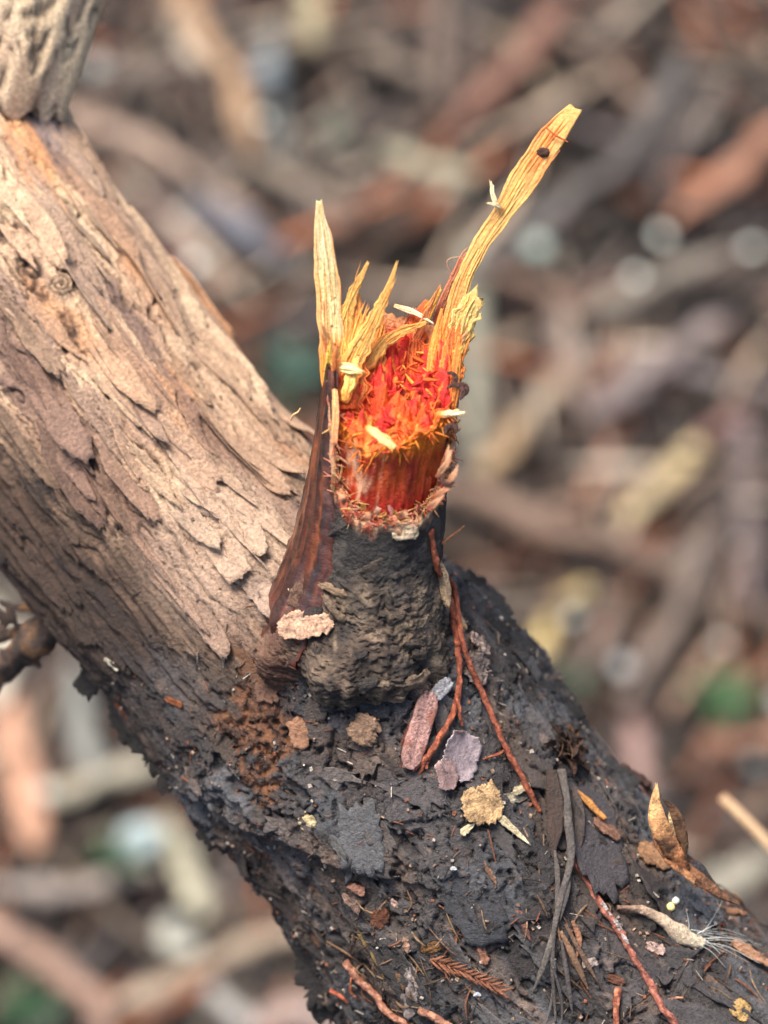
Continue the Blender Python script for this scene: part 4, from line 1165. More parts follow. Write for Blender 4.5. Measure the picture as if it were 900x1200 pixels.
scaly([stub_pt(1.5, math.radians(20), 0.85), stub_pt(1.58, math.radians(10), 0.95), stub_pt(1.66, math.radians(4), 1.05)], 0.02, 0.008, 'side_shoot', sp, 410, n=20, amp=0.1, c0=lin(226, 160, 110))

chip('bark_chip', 490, 856, 92, 26, 71, lin(198, 150, 138), 'pinkish wood chip lying left of the conifer sprig', 'bark chip', 1, th=0.07, lift=0.03, rag=0.14, fib=0.02, alt=lin(160, 104, 88))
chip('bark_chip', 478, 862, 92, 12, 70, lin(120, 70, 56), 'thin red-brown bark rim along the pinkish wood chip', 'bark chip', 2, th=0.05, lift=0.03, rag=0.2)
chip('wood_chip', 513, 806, 30, 17, 40, lin(176, 172, 172), 'small pale grey chip at the top of the pinkish wood chip', 'wood chip', 3, th=0.05, lift=0.07)
chip('papery_scale', 537, 886, 56, 46, 60, lin(146, 128, 128), 'rounded glossy violet-grey papery scale beside the sprig', 'bud scale', 4, th=0.015, lift=0.03, prof='rect', rag=0.3, bow=0.03, curl=0.05, mat=M_SHELL, rough=0.3, fib=0.01, n=30, mm=17)
chip('papery_scale', 520, 908, 36, 26, 100, lin(142, 112, 104), 'dull brown papery scrap tucked below the violet-grey scale', 'bud scale', 5, th=0.015, lift=0.05, rag=0.4, mat=M_SHELL, rough=0.45)
chip('bark_chip', 560, 943, 52, 44, 12, lin(216, 174, 124), 'speckled tan ragged flake below the papery scale', 'bark chip', 6, th=0.025, lift=0.09, rag=0.4, fib=0.03, amt=0.35, n=34, mm=19)
for k, (x, y, l, a, lb_) in enumerate([(604, 934, 52, 12, 'pale flat splinter pointing right from the tan flake'), (600, 974, 52, -42, 'cream splinter pointing down right from the tan flake'),
                                       (547, 971, 22, 35, 'short cream splinter under the lower left of the tan flake'), (612, 922, 34, 24, 'thin white splinter above the tan flake')]):
    chip('wood_splinter', x, y, l, 10 if k else 15, a, lin(226, 206, 164) if k else lin(178, 166, 140), lb_, 'splinter', 10 + k, th=0.02, lift=0.03, prof='taper', rag=0.4)
chip('bark_chip', 365, 742, 64, 32, 8, lin(226, 180, 148), 'pale pinkish tan ragged chip stuck on the collar of the stub', 'bark chip', 20, th=0.05, lift=0.44, rag=0.35, fib=0.05, n=40, mm=15, amt=0.3)
chip('bark_chip', 428, 855, 36, 34, 60, lin(176, 140, 112), 'lone crumpled tan crumb on the blue-black bark under the collar', 'bark chip', 21, th=0.06, lift=0.03, rag=0.4, fib=0.08, curl=-0.06)
chip('bark_chip', 557, 757, 38, 26, 20, lin(196, 168, 150), 'crumpled pale pinkish flake right of the sprig fork', 'bark chip', 22, th=0.03, lift=0.05, rag=0.45, fib=0.09)
chip('bud_scale', 536, 729, 28, 17, 80, lin(206, 166, 124), 'small tan bud scale beside the upper sprig', 'bud scale', 23, th=0.03, lift=0.06, prof='leaf', curl=-0.05)
chip('bark_chip', 556, 785, 42, 30, 60, lin(140, 122, 112), 'grey-brown shredded scrap between the sprig shoots', 'bark chip', 24, th=0.02, lift=0.04, rag=0.5, fib=0.1)
cr_ = empty('forked_twig', on_trunk(490, 708)[0], 'tiny cream forked twig on the right of the stub base', 'twig')
for k, pts in enumerate([[(474, 716, .22), (488, 712, .25), (498, 700, .25), (505, 690, .25)], [(490, 711, .25), (500, 708, .24), (508, 700, .22)], [(498, 700, .25), (508, 699, .22)]]):
    V, F, tt_, _ = sweep(surf_path(pts, 0.03), [0.02, 0.032, 0.025], [0.02, 0.03, 0.02], 30, 10, (0, 0, 1), 0.5, 8, 0, 420 + k)
    make('shoot', V, F, M_TWIG, colvar(V, lin(224, 196, 150), 0.2, 6, k, lin(196, 110, 70)), 0.6, cr_)
V, F, cc_ = slab(stub_pt(1.80, math.radians(66), 0.82), np.array([1, 0.1, 0]), np.array([-0.1, 1, 0.2]), np.array([0, -0.2, 1]), 0.30, 0.17, 0.05, lin(212, 188, 156), 30, rag=0.3, fib=0.04)
make('wood_chip', V, F, M_CHIP, cc_, 0.75, label='pale oval chip on the bark just under the torn lip', cat='wood chip')
V, F, cc_ = slab(stub_pt(1.05, math.radians(22), 0.95), np.array([0.25, -1, 0.0]), np.array([1, 0.25, 0]), np.array([0.2, 0, 1]), 0.62, 0.17, 0.025, lin(190, 160, 124), 31, prof='leaf', rag=0.2, curl=-0.05)
make('husk', V, F, M_CHIP, cc_, 0.7, label='pale tan husk behind the top of the conifer sprig', cat='husk')
for k, (x, y, l, a, c_, lb_) in enumerate([(132, 776, 22, -25, lin(238, 224, 196), 'tiny white splinter on the dark lower left flank of the trunk'), (587, 719, 22, 65, lin(240, 236, 222), 'tiny white splinter on the dark crest right of the stub'),
                                           (362, 962, 22, 20, lin(240, 212, 158), 'cream crumb left of the grey bark sheet'), (204, 822, 26, -20, lin(150, 86, 48), 'orange fibre scrap on the lower left flank'),
                                           (146, 832, 26, -55, lin(176, 92, 48), 'rusty fibre scrap at the lower left edge of the trunk')]):
    chip('wood_splinter' if k < 2 else 'bark_crumb', x, y, l, (8, 8, 17, 7, 7)[k], a, c_, lb_, 'splinter' if k < 2 else 'crumb', 40 + k, th=0.02, lift=0.02, prof='rect', rag=0.7, fib=0.05)
# dry bud: a knot of curled dark scales
bud = empty('dry_bud', on_trunk(655, 880)[0], 'small dry dark brown bud with curled scales on the right side', 'bud')
p, e1, e2, nv = frame_at(655, 880, 100)
for k in range(13):
    a = k * 2.4; rr = 0.05 + 0.016 * k
    dirv = math.cos(a) * e1 + math.sin(a) * e2
    c0 = p + dirv * rr * 0.9 + nv * (0.22 - 0.012 * k)
    V, F, cc_ = slab(c0, dirv + nv * 0.5, np.cross(nv, dirv), nrm(nv - dirv * 0.5), 0.30 + 0.012 * k, 0.2, 0.012, lin(92, 66, 50) * rng.uniform(0.35, 1.3), 60 + k, prof='taper', curl=0.05, bow=-0.07, rag=0.5, n=22, mm=11)
    make('scale', V, F, M_CHIP, cc_, 0.5, bud)
# dark blades and needle sprig below the bud
ndl = empty('needle_sprig', on_trunk(650, 1000)[0], 'blackish needle sprig trailing down the bark below the dry bud', 'twig')
V, F, tt_, _ = sweep(surf_path([(652, 905, .08), (660, 950, .08), (662, 1010, .07), (652, 1060, .05), (648, 1110, .04), (652, 1198, .02)], 0.04), [0.05, 0.05, 0.03, 0.015], [0.04, 0.03, 0.02, 0.012], 80, 12, (0, 0, 1), 0.5, 6, 0.2, 430)
make('stem', V, F, M_TWIG, colvar(V, lin(88, 80, 74), 0.3, 6, 1), 0.55, ndl)
for k, (xa, ya, xb, yb, wd, c_) in enumerate([(640, 905, 646, 1010, .11, (62, 48, 40)), (668, 925, 672, 1010, .07, (70, 60, 54)), (663, 935, 676, 990, .05, (52, 46, 42)), (652, 1080, 622, 1165, .03, (104, 96, 88)), (650, 1085, 628, 1145, .025, (120, 110, 98)),
                                              (655, 1090, 690, 1160, .04, (128, 96, 72)), (656, 1100, 672, 1190, .03, (90, 82, 78)), (650, 1120, 640, 1196, .025, (96, 90, 86)), (660, 1085, 700, 1150, .03, (110, 84, 66)), (650, 1130, 660, 1200, .02, (80, 74, 72)),
                                              (668, 1080, 676, 1120, .035, (150, 104, 76)), (645, 1000, 650, 1070, .035, (84, 76, 70)), (660, 1000, 655, 1080, .03, (76, 70, 66))]):
    V, F, tt_, _ = sweep(surf_path([(xa, ya, .06), ((xa + xb) / 2 + 3, (ya + yb) / 2, .09), (xb, yb, .03)], 0.04), [wd * 0.5, wd, wd * 0.9, 0.006], [0.012, 0.018, 0.012, 0.005], 30, 10, (0, 0, 1), 0.2, 4, 0.1, 440 + k)
    make('needle', V, F, M_TWIG, colvar(V, lin(*c_), 0.3, 5, k), 0.45, ndl)
chip('wood_splinter', 688, 947, 48, 9, -46, lin(214, 146, 78), 'orange-yellow sliver right of the dry bud', 'splinter', 70, th=0.04, lift=0.05, prof='leaf', rag=0.3, alt=lin(110, 66, 44))
chip('bark_chip', 705, 975, 42, 16, -15, lin(150, 108, 86), 'small brown chip on the grey-violet bark plate', 'bark chip', 71, th=0.02, lift=0.08, rag=0.45)
# scaly red rootlet with white crust
rt = empty('scaly_rootlet', on_trunk(720, 1090)[0], 'thin red scaly rootlet with white crust running down right', 'twig')
rp = surf_path([(668, 1010), (690, 1042), (706, 1068), (722, 1092), (742, 1125), (758, 1152), (772, 1180), (790, 1202)], 0.06)
scaly(rp, 0.045, 0.045, 'stem', rt, 460, lin(176, 108, 88), lin(116, 62, 50), 150, 0.45)
scaly(surf_path([(770, 1178), (785, 1172), (800, 1170)], 0.05), 0.025, 0.015, 'side_shoot', rt, 461, lin(206, 150, 116), n=24)
for k in range(12):
    t = rng.uniform(0.25, 0.62); C_ = spline(np.array(rp), 60); pc = C_[int(t * 59)] + nv * 0.03 + rng.normal(0, 0.012, 3)
    V, F, cc_ = slab(pc + np.array([0, 0, 0.02]), np.array([0.5, -0.8, 0]), np.array([0.8, 0.5, 0]), np.array([0, 0, 1.0]), rng.uniform(0.05, 0.13), rng.uniform(0.02, 0.06), 0.014, lin(214, 200, 190), 470 + k, rag=0.8, n=14, mm=7)
    make('white_crust', V, F, M_CHIP, cc_, 0.8, rt)
scaly(surf_path([(722, 1158, .02), (721, 1180, .02), (720, 1205, .02)], 0.05), 0.04, 0.035, 'rootlet', None, 465, lin(196, 120, 88), n=40)
tag(bpy.data.objects['rootlet'], 'short reddish rootlet at the bottom edge beside the scaly rootlet', 'twig')
# split husk standing on the right edge
hk = empty('split_husk', on_trunk(790, 1000)[0], 'split pointed orange and brown husk standing on the right edge', 'husk')
hb_ = [on_trunk(805, 1018)[0], on_trunk(845, 1050)[0]]
for k, (pts, rw, c0, c1) in enumerate([
        ([P(806, 1020, .25), P(782, 985, .5), P(770, 955, .6), P(769, 920, .6)], [.05, .11, .115, .09, .012], (206, 120, 70), (244, 190, 128)),
        ([P(800, 1008, .2), P(796, 975, .35), P(788, 948, .4), P(779, 938, .4)], [.06, .10, .09, .015], (150, 110, 72), (96, 66, 46)),
        ([P(790, 1000, .35), P(788, 975, .45), P(784, 955, .48)], [.02, .03, .012], (236, 196, 130), (240, 210, 150)),
        ([P(768, 950, .55), P(768, 980, .5), P(786, 1008, .4), P(815, 1032, .2)], [.02, .035, .06, .05], (200, 120, 76), (214, 150, 100)),
        ([P(798, 1012, .25), P(825, 1034, .15), P(852, 1052, 0.0), P(868, 1060, -.1)], [.05, .08, .06, .02], (150, 100, 66), (120, 84, 62)),
        ([P(800, 1000, .1), P(820, 1018, .05), P(838, 1036, -.1)], [.03, .06, .02], (62, 56, 56), (84, 80, 82))]):
    V, F, tt_, _ = sweep(pts, rw, [r * 0.35 for r in rw], 50, 16, (0.3, 0.2, 1), 0.5, 6, 0.6, 480 + k, 0.3, 2.0, 0.15)
    make('husk_valve', V, F, M_CHIP, colvar(V, mix(np.tile(lin(*c0), (len(V), 1)), lin(*c1), tt_) * 0.85, 0.5, 9, k, lin(88, 58, 40)), 0.55, hk)
for k, (x, y, l, wpx, a, c_, lb_) in enumerate([(742, 912, 44, 26, -60, lin(84, 58, 46), 'dark curled bark scrap on the right edge above the husk'), (757, 925, 40, 20, -45, lin(70, 50, 42), 'dark bark scrap touching the left of the husk'),
                                                (766, 1006, 46, 30, -30, lin(160, 118, 84), 'light brown torn flake at the foot of the husk'), (852, 1072, 46, 14, -28, lin(156, 110, 80), 'narrow brown strip right of the white fibres'),
                                                (878, 1122, 60, 14, -32, lin(186, 138, 106), 'pinkish brown strip at the right border')]):
    chip('bark_scrap', x, y, l, wpx, a, c_, lb_, 'bark chip', 90 + k, th=0.03, lift=0.06, rag=0.4, fib=0.05, curl=-0.04, tilt=0.1)
gb = empty('seed_pair', on_trunk(787, 1060)[0], 'pair of tiny yellow and white grains on the dark bark', 'seed')
for k, (x, y, r, c_) in enumerate([(785, 1062, 0.055, lin(246, 226, 150)), (790, 1056, 0.045, lin(244, 240, 226))]):
    p, nv2, _ = on_trunk(x, y)
    pp = p + nv2 * 0.04
    V, F, tt_, _ = sweep([pp - np.array([0, r, 0]), pp - np.array([0, r * .6, 0]), pp, pp + np.array([0, r * .6, 0]), pp + np.array([0, r, 0])], [r * .2, r * .85, r, r * .85, r * .2], [r * .2, r * .85, r, r * .85, r * .2], 16, 14, (0, 0, 1), 0.12, 10, 0, 500 + k)
    make('grain', V, F, M_FIB, colvar(V, c_, 0.08, 8, k), 0.4, gb)
# frayed root end with white fibres
fr = empty('frayed_root', on_trunk(800, 1090)[0], 'tan root end fraying into white fibres on the right', 'twig')
V, F, tt_, _ = sweep(surf_path([(720, 1066), (752, 1068), (776, 1082), (800, 1098), (822, 1108)], 0.05), [0.03, 0.045, 0.07, 0.10, 0.06], [0.03, 0.035, 0.05, 0.05, 0.03], 70, 14, (0, 0, 1), 0.6, 7, 0.2, 510)
make('root', V, F, M_TWIG, colvar(V, mix(np.tile(lin(150, 112, 92), (len(V), 1)), lin(220, 200, 168), tt_), 0.25, 6, 3), 0.75, fr)
for k in range(20):
    xa, ya = 806 + rng.uniform(-10, 16), 1102 + rng.uniform(-10, 10)
    if k < 15: xb, yb = xa + rng.uniform(40, 85), ya + rng.uniform(4, 40)
    else: xb, yb = xa + rng.uniform(-25, 35), ya + rng.uniform(-55, -10)
    V, F, tt_, _ = sweep(surf_path([(xa, ya, .03), ((xa + xb) / 2 + rng.normal(0, 5), (ya + yb) / 2 + rng.normal(0, 5), rng.uniform(.0, .06)), (xb, yb, rng.uniform(0.0, .05))], 0.04), [0.005, 0.004, 0.002], [0.004, 0.004, 0.002], 22, 6, (0, 0, 1), 0.1, 4, 0, 520 + k)
    make('fibre', V, F, M_FIB, lin(206, 200, 190) * rng.uniform(0.4, 1.0), 0.5, fr)
# scraps along the bottom
for k, (nm, x, y, l, wpx, a, c_, pr, lb_, ct_) in enumerate([
        ('bark_chip', 418, 1043, 26, 14, -20, lin(176, 126, 104), 'rect', 'small reddish chip just under the grey bark sheet', 'bark chip'),
        ('bark_chip', 452, 1056, 36, 16, -10, lin(214, 178, 160), 'leaf', 'pale pink chip right below the grey bark sheet', 'bark chip'),
        ('bark_chip', 412, 1058, 34, 12, -48, lin(150, 120, 104), 'leaf', 'grey-brown sliver left of the pale pink chip', 'bark chip'),
        ('bark_chip', 446, 1076, 30, 24, 50, lin(120, 72, 48), 'leaf', 'curled dark brown scale under the pale pink chip', 'bud scale'),
        ('wood_splinter', 476, 1108, 20, 10, -80, lin(206, 160, 132), 'leaf', 'short pale sliver above the striped grey husk', 'splinter'),
        ('husk', 481, 1164, 78, 26, 76, lin(168, 152, 144), 'leaf', 'grey striped husk standing out at the bottom edge', 'husk'),
        ('dry_leaf', 512, 1108, 60, 14, 22, lin(150, 106, 62), 'leaf', 'curved yellow-brown leaf blade right of the striped husk', 'leaf'),
        ('dry_leaf', 466, 1140, 50, 12, -62, lin(128, 92, 62), 'leaf', 'narrow brown leaf blade left of the striped husk', 'leaf'),
        ('bark_chip', 565, 1116, 32, 12, -72, lin(190, 132, 104), 'rect', 'upright reddish chip right of the brown comb sprig', 'bark chip'),
        ('bark_chip', 614, 1086, 44, 14, -64, lin(168, 112, 100), 'taper', 'reddish sliver halfway between sprig and needle sprig', 'bark chip'),
        ('bark_chip', 574, 1022, 32, 8, -62, lin(176, 130, 100), 'leaf', 'thin brown sliver on the smooth grey bark', 'splinter'),
        ('bark_chip', 768, 1110, 26, 16, -15, lin(206, 172, 156), 'rect', 'small pale pink rectangular chip right of the scaly rootlet', 'bark chip'),
        ('bark_chip', 836, 1152, 34, 22, -20, lin(140, 102, 78), 'rect', 'brown folded chip under the frayed root', 'bark chip'),
        ('leaf_scrap', 868, 1186, 30, 28, 60, lin(214, 172, 108), 'rect', 'yellow-tan crinkled leaf scrap in the lower right corner', 'leaf'),
        ('bark_chip', 708, 1040, 24, 12, 60, lin(168, 118, 96), 'rect', 'small reddish chip touching the upper scaly rootlet', 'bark chip'),
        ('bark_chip', 720, 1148, 24, 12, -20, lin(130, 84, 62), 'rect', 'small dark reddish chip above the short rootlet', 'bark chip'),
        ('bark_chip', 690, 1128, 20, 14, 30, lin(190, 170, 156), 'rect', 'tiny pale chip beside the needle sprig', 'bark chip'),
        ('dry_leaf', 433, 1110, 90, 8, -58, lin(150, 122, 74), 'leaf', 'long thin olive straw left of the pink rootlet cluster', 'leaf'),
        ('bark_crumb', 531, 1018, 8, 7, 0, lin(232, 232, 232), 'leaf', 'white speck on the smooth grey bark', 'crumb'),
        ('bark_crumb', 560, 1166, 10, 8, 0, lin(236, 236, 240), 'leaf', 'white speck near the bottom edge', 'crumb'),
        ('bark_chip', 372, 1096, 30, 22, -60, lin(126, 90, 68), 'rect', 'brown patch of bark near the lower left edge', 'bark chip'),
        ('bark_crumb', 640, 862, 40, 20, 60, lin(60, 46, 40), 'rect', 'dark scrap tucked above the dry bud', 'bark chip')]):
    chip(nm, x, y, l * 0.92, wpx * 0.85, a, c_ * 0.85, lb_, ct_, 120 + k, th=0.022, lift=0.012, prof=pr, rag=0.55, fib=0.05, curl=-0.02, tilt=rng.uniform(-0.05, 0.15))
# comb-like brown sprig
cb = empty('comb_sprig', on_trunk(540, 1130)[0], 'small flat brown comb-like conifer sprig near the bottom edge', 'twig')
ax_ = [(505, 1122), (535, 1132), (565, 1146), (588, 1158)]
V, F, tt_, _ = sweep(surf_path(ax_, 0.07), [0.02, 0.02, 0.012], [0.02, 0.02, 0.012], 30, 8, (0, 0, 1), 0.2, 6, 0, 560)
make('stem', V, F, M_TWIG, colvar(V, lin(132, 84, 60), 0.2, 6, 1), 0.6, cb)
axp = spline(np.array(ax_, float), 14)
for k in range(14):
    for sgn in (-1, 1):
        x, y = axp[k]
        l = 20 - 0.5 * k
        xb, yb = x + l * 0.95, y + sgn * l * 0.55 + l * 0.35
        V, F, tt_, _ = sweep(surf_path([(x, y), ((x + xb) / 2, (y + yb) / 2, .03), (xb, yb)], 0.07), [0.012, 0.016, 0.004], [0.006, 0.008, 0.004], 10, 6, (0, 0, 1), 0.1, 4, 0, 561 + k)
        make('needle', V, F, M_TWIG, lin(140, 88, 62) * rng.uniform(0.6, 1.2), 0.55, cb)
# pinkish rootlets in the lower left corner of the bark
pr_ = empty('pink_rootlet', on_trunk(450, 1170)[0], 'pinkish orange peeling rootlet running to the bottom edge', 'twig')
scaly(surf_path([(410, 1124), (428, 1146), (446, 1162), (462, 1184), (490, 1200)], 0.08), 0.045, 0.04, 'stem', pr_, 590, lin(176, 124, 98), lin(120, 68, 50), 80, 0.4)
scaly(surf_path([(494, 1178), (515, 1190), (540, 1204)], 0.08), 0.05, 0.04, 'stem', pr_, 591, lin(180, 130, 102), lin(120, 68, 50), 50, 0.4)
scaly(surf_path([(418, 1140, .05), (416, 1156, .05), (420, 1166)], 0.06), 0.02, 0.014, 'side_shoot', pr_, 592, lin(200, 120, 80), n=24)
scaly(surf_path([(394, 1158), (404, 1166), (414, 1172)], 0.08), 0.03, 0.02, 'rootlet', None, 593, lin(196, 104, 70), n=30)
tag(bpy.data.objects['rootlet.001'], 'short rusty rootlet on the black lower left edge of the bark', 'twig')
# matted needles and straw caught in the bark along the bottom
rq = np.random.default_rng(41)
Vv, Ff, Cc, off = [], [], [], 0
for k in range(150):
    if k < 80: x, y = rq.normal(490, 60), rq.normal(1120, 45)
    elif k < 120: x, y = rq.normal(840, 45), rq.normal(1100, 40)
    else: x, y = rq.normal(660, 28), rq.normal(1120, 60)
    a_ = math.radians(rq.normal(-55, 40)); l = rq.uniform(15, 55)
    x2, y2 = x + l * math.cos(a_), y - l * math.sin(a_)
    if max(y, y2) > 1225 or max(x, x2) > 925: continue
    w_ = rq.uniform(0.006, 0.018)
    V, F, tt_, _ = sweep(surf_path([(x, y, 0.0), ((x + x2) / 2 + rq.normal(0, 3), (y + y2) / 2, rq.uniform(0, 0.05)), (x2, y2, 0.0)], 0.015), [w_ * 0.6, w_, w_ * 0.4], [w_ * 0.5, w_ * 0.6, w_ * 0.3], 10, 6, (0, 0, 1), 0.2, 4, 0, 1200 + k)
    cq = [lin(128, 96, 70), lin(92, 74, 60), lin(150, 120, 88), lin(70, 58, 50), lin(132, 82, 58)][rq.integers(0, 5)]
    Vv.append(V); Ff.append(F[0] + off); Cc.append(np.tile(cq * rq.uniform(0.5, 1.0), (len(V), 1))); off += len(V)
make('straw', np.vstack(Vv), np.vstack(Ff), M_TWIG, np.vstack(Cc), 0.6, label='matted brown needles and straw caught in the lower bark', cat='straw', kind='stuff')
# fine strands
for k, (pts, r, c_, lb_) in enumerate([
        ([P(341, 492, 0.2), P(344, 486, 0.3), P(349, 483, 0.34), P(352, 478, 0.36)], .012, lin(226, 186, 130), 'curled pale strand on the trunk edge left of the stub'),
        ([P(532, 330, 0.9), P(524, 310, 1.0), P(527, 303, 1.02), P(541, 300, 0.98)], .006, lin(190, 140, 110), 'hair-thin strand beside the long splinter'),
        (surf_path([(344, 700, .34), (352, 716, .36), (358, 738, .36)], .02), .012, lin(176, 150, 124), 'thin grey fibre above the pale chip on the collar')]):
    V, F, tt_, _ = sweep(pts, [r, r, r * .5], [r, r, r * .5], 30, 8, (0, 0, 1), 0.2, 6, 0, 600 + k)
    make('fibre_strand', V, F, M_FIB, c_, 0.6, label=lb_, cat='fibre')

# dust, crumbs and broken fibres caught in the bark
r = np.random.default_rng(77)
cand = np.where(front & (GPX > -20) & (GPX < 920) & (GPY > 100) & (GPY < 1220))[0]
wgt = (0.10 + m_black[cand] * (0.5 + ss(-0.1, 0.2, wob2[cand]) * 1.5))
pick = r.choice(cand, 2600, p=wgt / wgt.sum())
cpal = [lin(170, 140, 116), lin(120, 92, 76), lin(90, 78, 72), lin(206, 190, 172), lin(160, 96, 66), lin(64, 54, 50), lin(110, 104, 104)]
Vv, Ff, Cc = [], [], []
pf, nf_ = pos.reshape(-1, 3), nb.reshape(-1, 3)
for k, i in enumerate(pick):
    lng = r.uniform() < 0.35
    L = r.uniform(0.06, 0.20) if lng else r.uniform(0.015, 0.055)
    w = r.uniform(0.006, 0.014) if lng else L * r.uniform(0.4, 0.9)
    nv = nrm(nf_[i] + r.normal(0, 0.25, 3)); e1 = nrm(np.cross(nv, r.normal(0, 1, 3))); e2 = np.cross(nv, e1)
    c0 = pf[i] + nf_[i] * r.uniform(0.0, 0.02)
    h = min(w, 0.02) * 0.6
    b8 = np.array([c0 + e1 * sx * L / 2 * r.uniform(0.6, 1.1) + e2 * sy * w / 2 * r.uniform(0.5, 1.2) + nv * sz * h for sz in (-1, 1) for sx, sy in ((-1, -1), (1, -1), (1, 1), (-1, 1))])
    Vv.append(b8)
    Ff.append(np.array([[3, 2, 1, 0], [4, 5, 6, 7], [0, 1, 5, 4], [1, 2, 6, 5], [2, 3, 7, 6], [3, 0, 4, 7]]) + 8 * k)
    pc_ = cpal[r.integers(0, len(cpal))] if m_black[i] > 0.4 else col[i] * r.uniform(0.5, 1.3)
    Cc.append(np.tile(pc_ * r.uniform(0.5, 1.1), (8, 1)))
make('bark_dust', np.vstack(Vv), np.vstack(Ff), M_CHIP, np.vstack(Cc), 0.75, smooth=False, label='fine crumbs and broken fibres scattered over the bark', cat='bark dust', kind='stuff')

# ================================================================== THINGS ON THE FOREST FLOOR
def gw_(wpx, p):
    return wpx / 100.0 * (D - p[2]) / D


UPV = UPL


def fstick(name, pts, wpx, c_, label, cat, seed, lift=1.6, flat=0.6, taper=None, alt=None, mat=None, rough=0.9, lifts=None):
    g_ = [gpt(x, y, lift if lifts is None else lifts[i]) for i, (x, y) in enumerate(pts)]
    w = gw_(wpx, g_[0]) * 0.5 * 0.62
    g_ = [g_[0] + (g_[0] - g_[1]) * 0.12] + g_[1:-1] + [g_[-1] + (g_[-1] - g_[-2]) * 0.12]
    gr_ = float(np.mean(c_)); c_ = (0.8 * np.asarray(c_) + 0.2 * gr_ * np.array([1.04, 1.0, 0.94])) * 0.66 * np.array([0.95, 1.0, 0.98])
    rr2 = np.random.default_rng(seed)
    g_ = [q_ + rr2.normal(0, 0.12, 3) for q_ in g_]
    g_ = [g_[0]] + [m_ for a_, b_ in zip(g_[:-1], g_[1:]) for m_ in ((a_ + b_) / 2 + rr2.normal(0, 0.08, 3), b_)]
    taper = rr2.uniform(0.55, 1.2, 7) * np.array([0.6, 0.95, 1, 1, 1, 0.95, 0.55])
    V, F, tt_, _ = sweep(g_, [w * t for t in taper], [w * t * flat for t in taper], 44, 18, UPV, rough, 0.8, 0.15, seed, 0.15, 2.4, w * 0.5)
    return make(name, V, F, mat or M_LIT, colvar(V, c_, 0.25, 0.6, seed, alt), 0.75, label=label, cat=cat)


def fleaf(name, x, y, lpx, wpx, ang, c_, label, cat, seed, lift=2.0, tiltv=0.15, mat=None, curl=0.3, rough=0.55, parent=None, prof='leaf'):
    c0 = gpt(x, y, lift)
    a = gpt(x + 10 * math.cos(math.radians(ang)), y - 10 * math.sin(math.radians(ang)), lift) - c0
    e1 = nrm(nrm(a) + UPV * tiltv)
    nv_ = nrm(UPV - e1 * (UPV @ e1)); e2 = np.cross(nv_, e1)
    k = gw_(1, c0)
    V, F, cc_ = slab(c0, e1, e2, nv_, lpx * k, wpx * k, 0.08, c_, seed, prof=prof, curl=-curl, bow=-curl, rag=0.12, fib=0.06, n=22, mm=11)
    return make(name, V, F, mat or M_LIT, cc_, rough, parent, None if parent else label, None if parent else cat)


